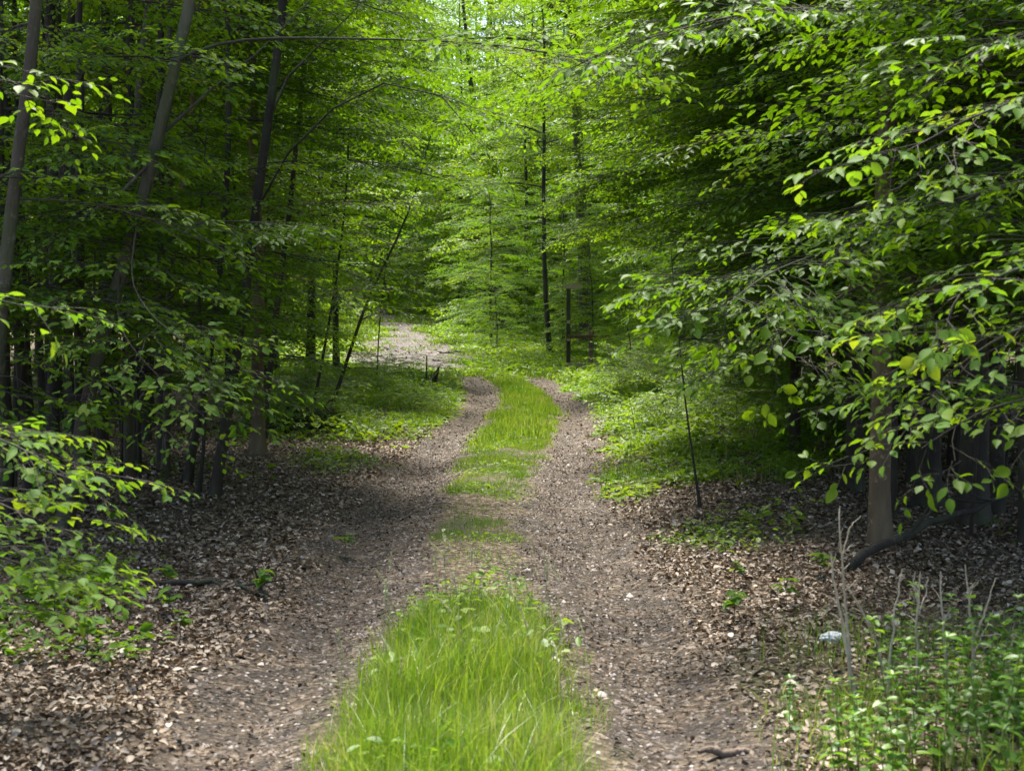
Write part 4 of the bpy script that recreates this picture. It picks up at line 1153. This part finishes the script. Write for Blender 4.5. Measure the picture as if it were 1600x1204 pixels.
fallen("mossy fallen branch propped up in front of the pale tan trunk", [(1.95, 8.2, gz(1.95, 8.2) + .03), (2.3, 8.5, .19), (2.75, 8.75, .30), (3.2, 9.0, .42)], .032, 1)
fallen("dark fallen branch lying on the leaf litter below the bright left tiers", [(-2.5, 7.6, gz(-2.5, 7.6) + .03), (-2.0, 7.75, gz(-2, 7.75) + .03), (-1.55, 7.8, gz(-1.55, 7.8) + .03), (-1.3, 7.6, gz(-1.3, 7.6) + .02)], .022, 2)
fallen("long dark branch lying on the grass at the near end of the far path", [px(684, 551, 45), px(705, 551, 45), px(738, 549.5, 45)], .05, 3, twigs_=2)
fallen("short dark stick lying on the far path", [px(676, 563, 42), px(696, 563.5, 42)], .03, 4, twigs_=0)
fallen("dark crooked branch lying across the far meadow", [px(736, 541, 48), px(760, 541, 48), px(778, 539, 48)], .05, 5, twigs_=3)

# pale stone and bark piece
wm, nt, out = new_mat("pale_stone")
tcn = nt.nodes.new("ShaderNodeTexCoord"); nn = nt.nodes.new("ShaderNodeTexNoise"); nn.inputs["Scale"].default_value = 30; nn.inputs["Detail"].default_value = 6
nt.links.new(tcn.outputs["Object"], nn.inputs[0])
rc = ramp(nt, [(.35, (.42, .44, .43)), (.6, (.66, .67, .66)), (.75, (.78, .76, .75))], nn.outputs[0])
pp = nt.nodes.new("ShaderNodeBsdfPrincipled"); pp.inputs["Roughness"].default_value = .7
nt.links.new(rc.outputs[0], pp.inputs["Base Color"]); nt.links.new(pp.outputs[0], out.inputs[0])
so = link("stone", lump("stone", (.062, .045, .034), wm, 9, .22, 4, .3, 2.6), None, (1.47, 6.45, gz(1.47, 6.45) + .022)); so.rotation_euler = (0, 0, .2)
tag(so, "pale whitish stone lying beside the dead stems", "stone")
bk = Tubes(); t_ = np.linspace(0, 1, 9)
bk.add(np.stack([t_ * .19 - .09, .012 * np.sin(t_ * 5), .012 + .008 * np.sin(t_ * 9)], 1), .014 * np.sin(np.pi * (.12 + .76 * t_)) + .003, 7)
bo = link("bark_piece", bk.mesh("bark_piece", M['wood']), None, (.75, 4.98, gz(.75, 4.98) + .006)); tag(bo, "dark curved piece of bark on the right wheel track", "bark")

# dead stems
def dead_stem(label, lines, seed):
    rng = np.random.default_rng(seed); tb = Tubes(); L0 = np.array([px(*p) for p in lines[0][0]])
    root = np.array([L0[0][0], L0[0][1], gz(L0[0][0], L0[0][1])]); 
    for i, (pts, r) in enumerate(lines):
        L = np.array([px(*p) for p in pts]) - root
        if i == 0: L = np.vstack([[0, 0, -.02], L[1:]])
        n = 12; r *= 1.9; Q = smooth_line(L, n); Q[1:-1] += rng.normal(0, .003, (n - 2, 3))
        tb.add(Q, np.linspace(r, r * .4, n), 6)
        if i == 0:
            for k in range(5):
                j = rng.integers(6, 11); d = np.array([rng.normal(0, .7), rng.normal(0, .5), 1.0]); d *= rng.uniform(.03, .07) / np.linalg.norm(d)
                tb.add([Q[j], Q[j] + d * .6, Q[j] + d + rng.normal(0, .006, 3)], [r * .4, r * .3, r * .15], 4)
    o = link("dead_stem", tb.mesh("dead_stem", M['dead']), None, tuple(root)); tag(o, label, "dead stem", "dry pale stems standing behind the weeds"); return o


D = 5.4
dead_stem("tallest dry pale stem, standing in front of the whitish stone", [([(1338, 1110, D), (1330, 1060, D), (1318, 980, D), (1306, 920, D), (1298, 862, D)], .0042)], 1)
dead_stem("dry brownish stem crossing just behind the tallest pale one", [([(1340, 1110, 5.5), (1328, 1020, 5.5), (1320, 930, 5.5), (1314, 860, 5.5), (1312, 790, 5.5)], .0034), ([(1316, 870, 5.5), (1330, 820, 5.5), (1345, 805, 5.5)], .0018)], 2)
dead_stem("dry stem leaning left from the weeds towards the tallest stem", [([(1400, 1110, 5.5), (1372, 1010, 5.5), (1345, 950, 5.5), (1318, 910, 5.5)], .003)], 3)
dead_stem("straight thin dry stem between the tallest stem and the feathery one", [([(1384, 1105, D), (1390, 1030, D), (1396, 960, D), (1410, 888, D)], .003)], 4)
dead_stem("feathery topped dry stem in the middle of the row", [([(1436, 1105, D), (1432, 1010, D), (1434, 950, D), (1438, 892, D)], .0032), ([(1436, 950, D), (1428, 915, D), (1430, 893, D)], .002), ([(1436, 960, D), (1446, 925, D), (1448, 900, D)], .002)], 5)
dead_stem("straight brown dry stem right of the feathery one", [([(1482, 1100, 5.5), (1476, 1010, 5.5), (1472, 950, 5.5), (1470, 892, 5.5)], .0032)], 6)
dead_stem("forked dry stem spreading into two long arms", [([(1520, 1090, 5.3), (1522, 1010, 5.3), (1516, 950, 5.3), (1508, 882, 5.3)], .0036), ([(1522, 1000, 5.3), (1538, 960, 5.3), (1556, 902, 5.3)], .0026), ([(1516, 1040, 5.3), (1536, 990, 5.3), (1552, 952, 5.3)], .002)], 7)
dead_stem("dry stem with sideways twigs at the right edge", [([(1566, 1110, 5.2), (1578, 1050, 5.2), (1582, 985, 5.2)], .003), ([(1582, 992, 5.2), (1560, 992, 5.2), (1524, 992, 5.2)], .002), ([(1582, 990, 5.2), (1604, 1000, 5.2), (1630, 985, 5.2)], .002)], 8)

# weeds with paired leaves, lower right
def weed_variant(seed, h):
    rng = np.random.default_rng(seed); tb = Tubes()
    t = np.linspace(0, 1, 7); b = rng.normal(0, .12, 2) * h
    pts = np.stack([b[0] * t ** 2, b[1] * t ** 2, h * t], 1); tb.add(np.vstack([[0, 0, -.02], pts]), np.linspace(.003, .0013, 8), 5)
    P, D_, S = [], [], []
    z = .15 * h; a = rng.uniform(0, 3)
    while z < h:
        u = z / h; c = np.array([b[0] * u * u, b[1] * u * u, z])
        for s_ in (0, math.pi):
            P.append(c); D_.append([math.cos(a + s_), math.sin(a + s_), rng.uniform(-.25, .3)]); S.append(rng.uniform(.045, .075) * (1 - .35 * u))
        a += 1.57 + rng.normal(0, .2); z += rng.uniform(.028, .045)
    for k in range(4):
        P.append(pts[-1]); D_.append([math.cos(a + k * 1.57), math.sin(a + k * 1.57), .5]); S.append(.03)
    return tb.mesh("weed_stem", M['herb_stem']), leaves_mesh("weed_leaves", np.array(P), frames(np.array(D_), .2, rng), np.array(S), LEAF_HI, M['weed'], rng)


M['weed'] = leaf_material("weed_leaf", [(0, (.050, .13, .018)), (.6, (.085, .18, .014)), (1, (.15, .23, .015))],
                          [(0, (.12, .30, .015)), (.6, (.20, .40, .02)), (1, (.32, .48, .02))], trans=.4, rough=.42, spec=.45, objvar=.4)
hm, nt, out = new_mat("herb_stem"); pp = nt.nodes.new("ShaderNodeBsdfPrincipled"); pp.inputs["Base Color"].default_value = (.09, .13, .03, 1); nt.links.new(pp.outputs[0], out.inputs[0]); M['herb_stem'] = hm
WV = [weed_variant(200 + k, h) for k, h in enumerate((.24, .32, .38, .44, .28, .48))]
wr = np.random.default_rng(9); cnt = 0
while cnt < 150:
    x_, y_ = wr.uniform(.95, 2.7), wr.uniform(4.2, 6.15)
    if x_ < .95 + (y_ - 4.3) * .30 and wr.random() > .12: continue
    if y_ > 5.55 and wr.random() < .8: continue
    v = wr.integers(0, 6) if x_ > 1.3 else wr.integers(0, 2)
    e = empty("leafy_weed", (x_, y_, gz(x_, y_))); e.rotation_euler = (wr.normal(0, .1), wr.normal(0, .1), wr.uniform(0, 6.28)); k_ = wr.uniform(.75, 1.12); e.scale = (k_, k_, k_)
    tag(e, "one of the leafy green weeds crowding the near right verge", "weed", "leafy weeds on the near right verge")
    link("stem", WV[v][0], e); link("leaves", WV[v][1], e); cnt += 1

# small bushy plants on the verges
SH = []
for k in range(3):
    cr = Crown(600 + k); H_ = (.5, .65, .8)[k]
    tp = trunk_pts(cr.rng, H_, (0, 0), .02, 6); cr.tb.add(tp, np.linspace(.008, .003, 6), 5)
    for b in range(16):
        zz_ = H_ * (.15 + .8 * b / 16); p_ = [np.interp(zz_, tp[:, 2], tp[:, c]) for c in range(3)]
        cr.branch(p_, b * 2.4, .35 + cr.rng.normal(0, .2), H_ * cr.rng.uniform(.4, .75), .004, .5, .13, .12, .62, .2, .15, .4)
    w_, c_, n_ = cr.build(SPRAYS_HERO, LEAF_LO, M['herb'], M['herb_stem'], True, .35); SH.append((w_, c_))
sr = np.random.default_rng(66); cnt = 0
while cnt < 46:
    if cnt < 28: x_, y_ = sr.uniform(1.5, 4.6), sr.uniform(13.5, 33)
    else: x_, y_ = sr.uniform(-3.6, -1.3), sr.uniform(17, 33)
    if abs(x_ - float(xc_path(y_))) < 1.45 or (y_ > 26 and 0 < x_ < 2.2): continue
    w_, c_ = SH[cnt % 3]; side = "right" if x_ > 0 else "left"
    tree_obj("low_shrub", w_, c_, (x_, y_, gz(x_, y_)), "one of the low leafy shrubs rising out of the %s verge plants" % side, "shrub", "low shrubs on the %s verge of the track" % side, sr.uniform(0, 6.28), sr.uniform(.6, 1.15)); cnt += 1

# seedlings on the litter
SD = []
for k in range(3):
    rng = np.random.default_rng(300 + k); tb = Tubes(); tb.add([[0, 0, -.01], [.005, 0, .07], [0, .01, .14]], [.0025, .002, .0012], 5)
    n = 9; a = rng.uniform(0, 6.28, n)
    SD.append((tb.mesh("seedling_stem", M['bark']), leaves_mesh("seedling_leaves", np.stack([a * 0, a * 0 + .005, rng.uniform(.07, .145, n)], 1), frames(np.stack([np.cos(a), np.sin(a), rng.normal(0, .2, n)], 1), .2, rng), rng.uniform(.05, .085, n), LEAF_HI, M['leaf_fresh_lit'], rng)))
for k, (x_, y_) in enumerate([(-2.05, 6.9), (-1.95, 7.1), (-2.2, 6.8), (-1.55, 6.6), (-1.9, 6.3), (-1.35, 7.6), (-2.3, 6.1), (-2.1, 7.3), (-1.7, 7.0), (-2.35, 7.0), (-1.1, 9.3), (1.42, 7.3), (1.25, 7.9), (1.75, 8.0), (1.1, 7.0), (1.3, 8.6), (-2.2, 7.45), (-2.45, 7.3), (-2.5, 6.6), (-1.85, 7.5)]):
    e = empty("beech_seedling", (x_, y_, gz(x_, y_))); e.rotation_euler = (0, 0, k * 1.3); e.scale = (1.1,) * 3
    lb = "tiny green seedling growing out of the dead leaves left of the track" if x_ < 0 else "tiny green seedling growing out of the dead leaves right of the track"
    tag(e, lb, "seedling", "seedlings in the leaf litter"); link("stem", SD[k % 3][0], e); link("leaves", SD[k % 3][1], e)

# bare thin stems in the gloom, right and left
BS = []
for k in range(4):
    rng = np.random.default_rng(400 + k); cr = Crown(400 + k)
    tp = trunk_pts(rng, 3.2, (rng.normal(0, .06), 0), .06, 9); cr.tb.add(np.vstack([[0, 0, -.1], tp]), trunk_rad(.017, 10), 6)
    for b in range(5): cr.branch(tp[4 + b % 4], rng.uniform(0, 6.28), .3, rng.uniform(.5, .9), .006, .3, .25, .22, .9, .3)
    w_, c_, n_ = cr.build(SPRAYS, LEAF_LO, M['leaf'], M['bark_dark'], True); BS.append((w_, c_))
tr = np.random.default_rng(15)
for k in range(24):
    if k < 13: x_, y_ = tr.uniform(2.9, 4.6), tr.uniform(8.3, 12.5); side = "right"
    else: x_, y_ = tr.uniform(-4.4, -3.2), tr.uniform(8.5, 12.5); side = "left"
    w_, c_ = BS[k % 4]
    tree_obj("thin_sapling", w_, c_, (x_, y_, gz(x_, y_)), "one of the thin dark stems crowding the shade under the %s wood" % side, "sapling", "thin stems in the gloom of the %s wood" % side, tr.uniform(0, 6.28), tr.uniform(.8, 1.2))
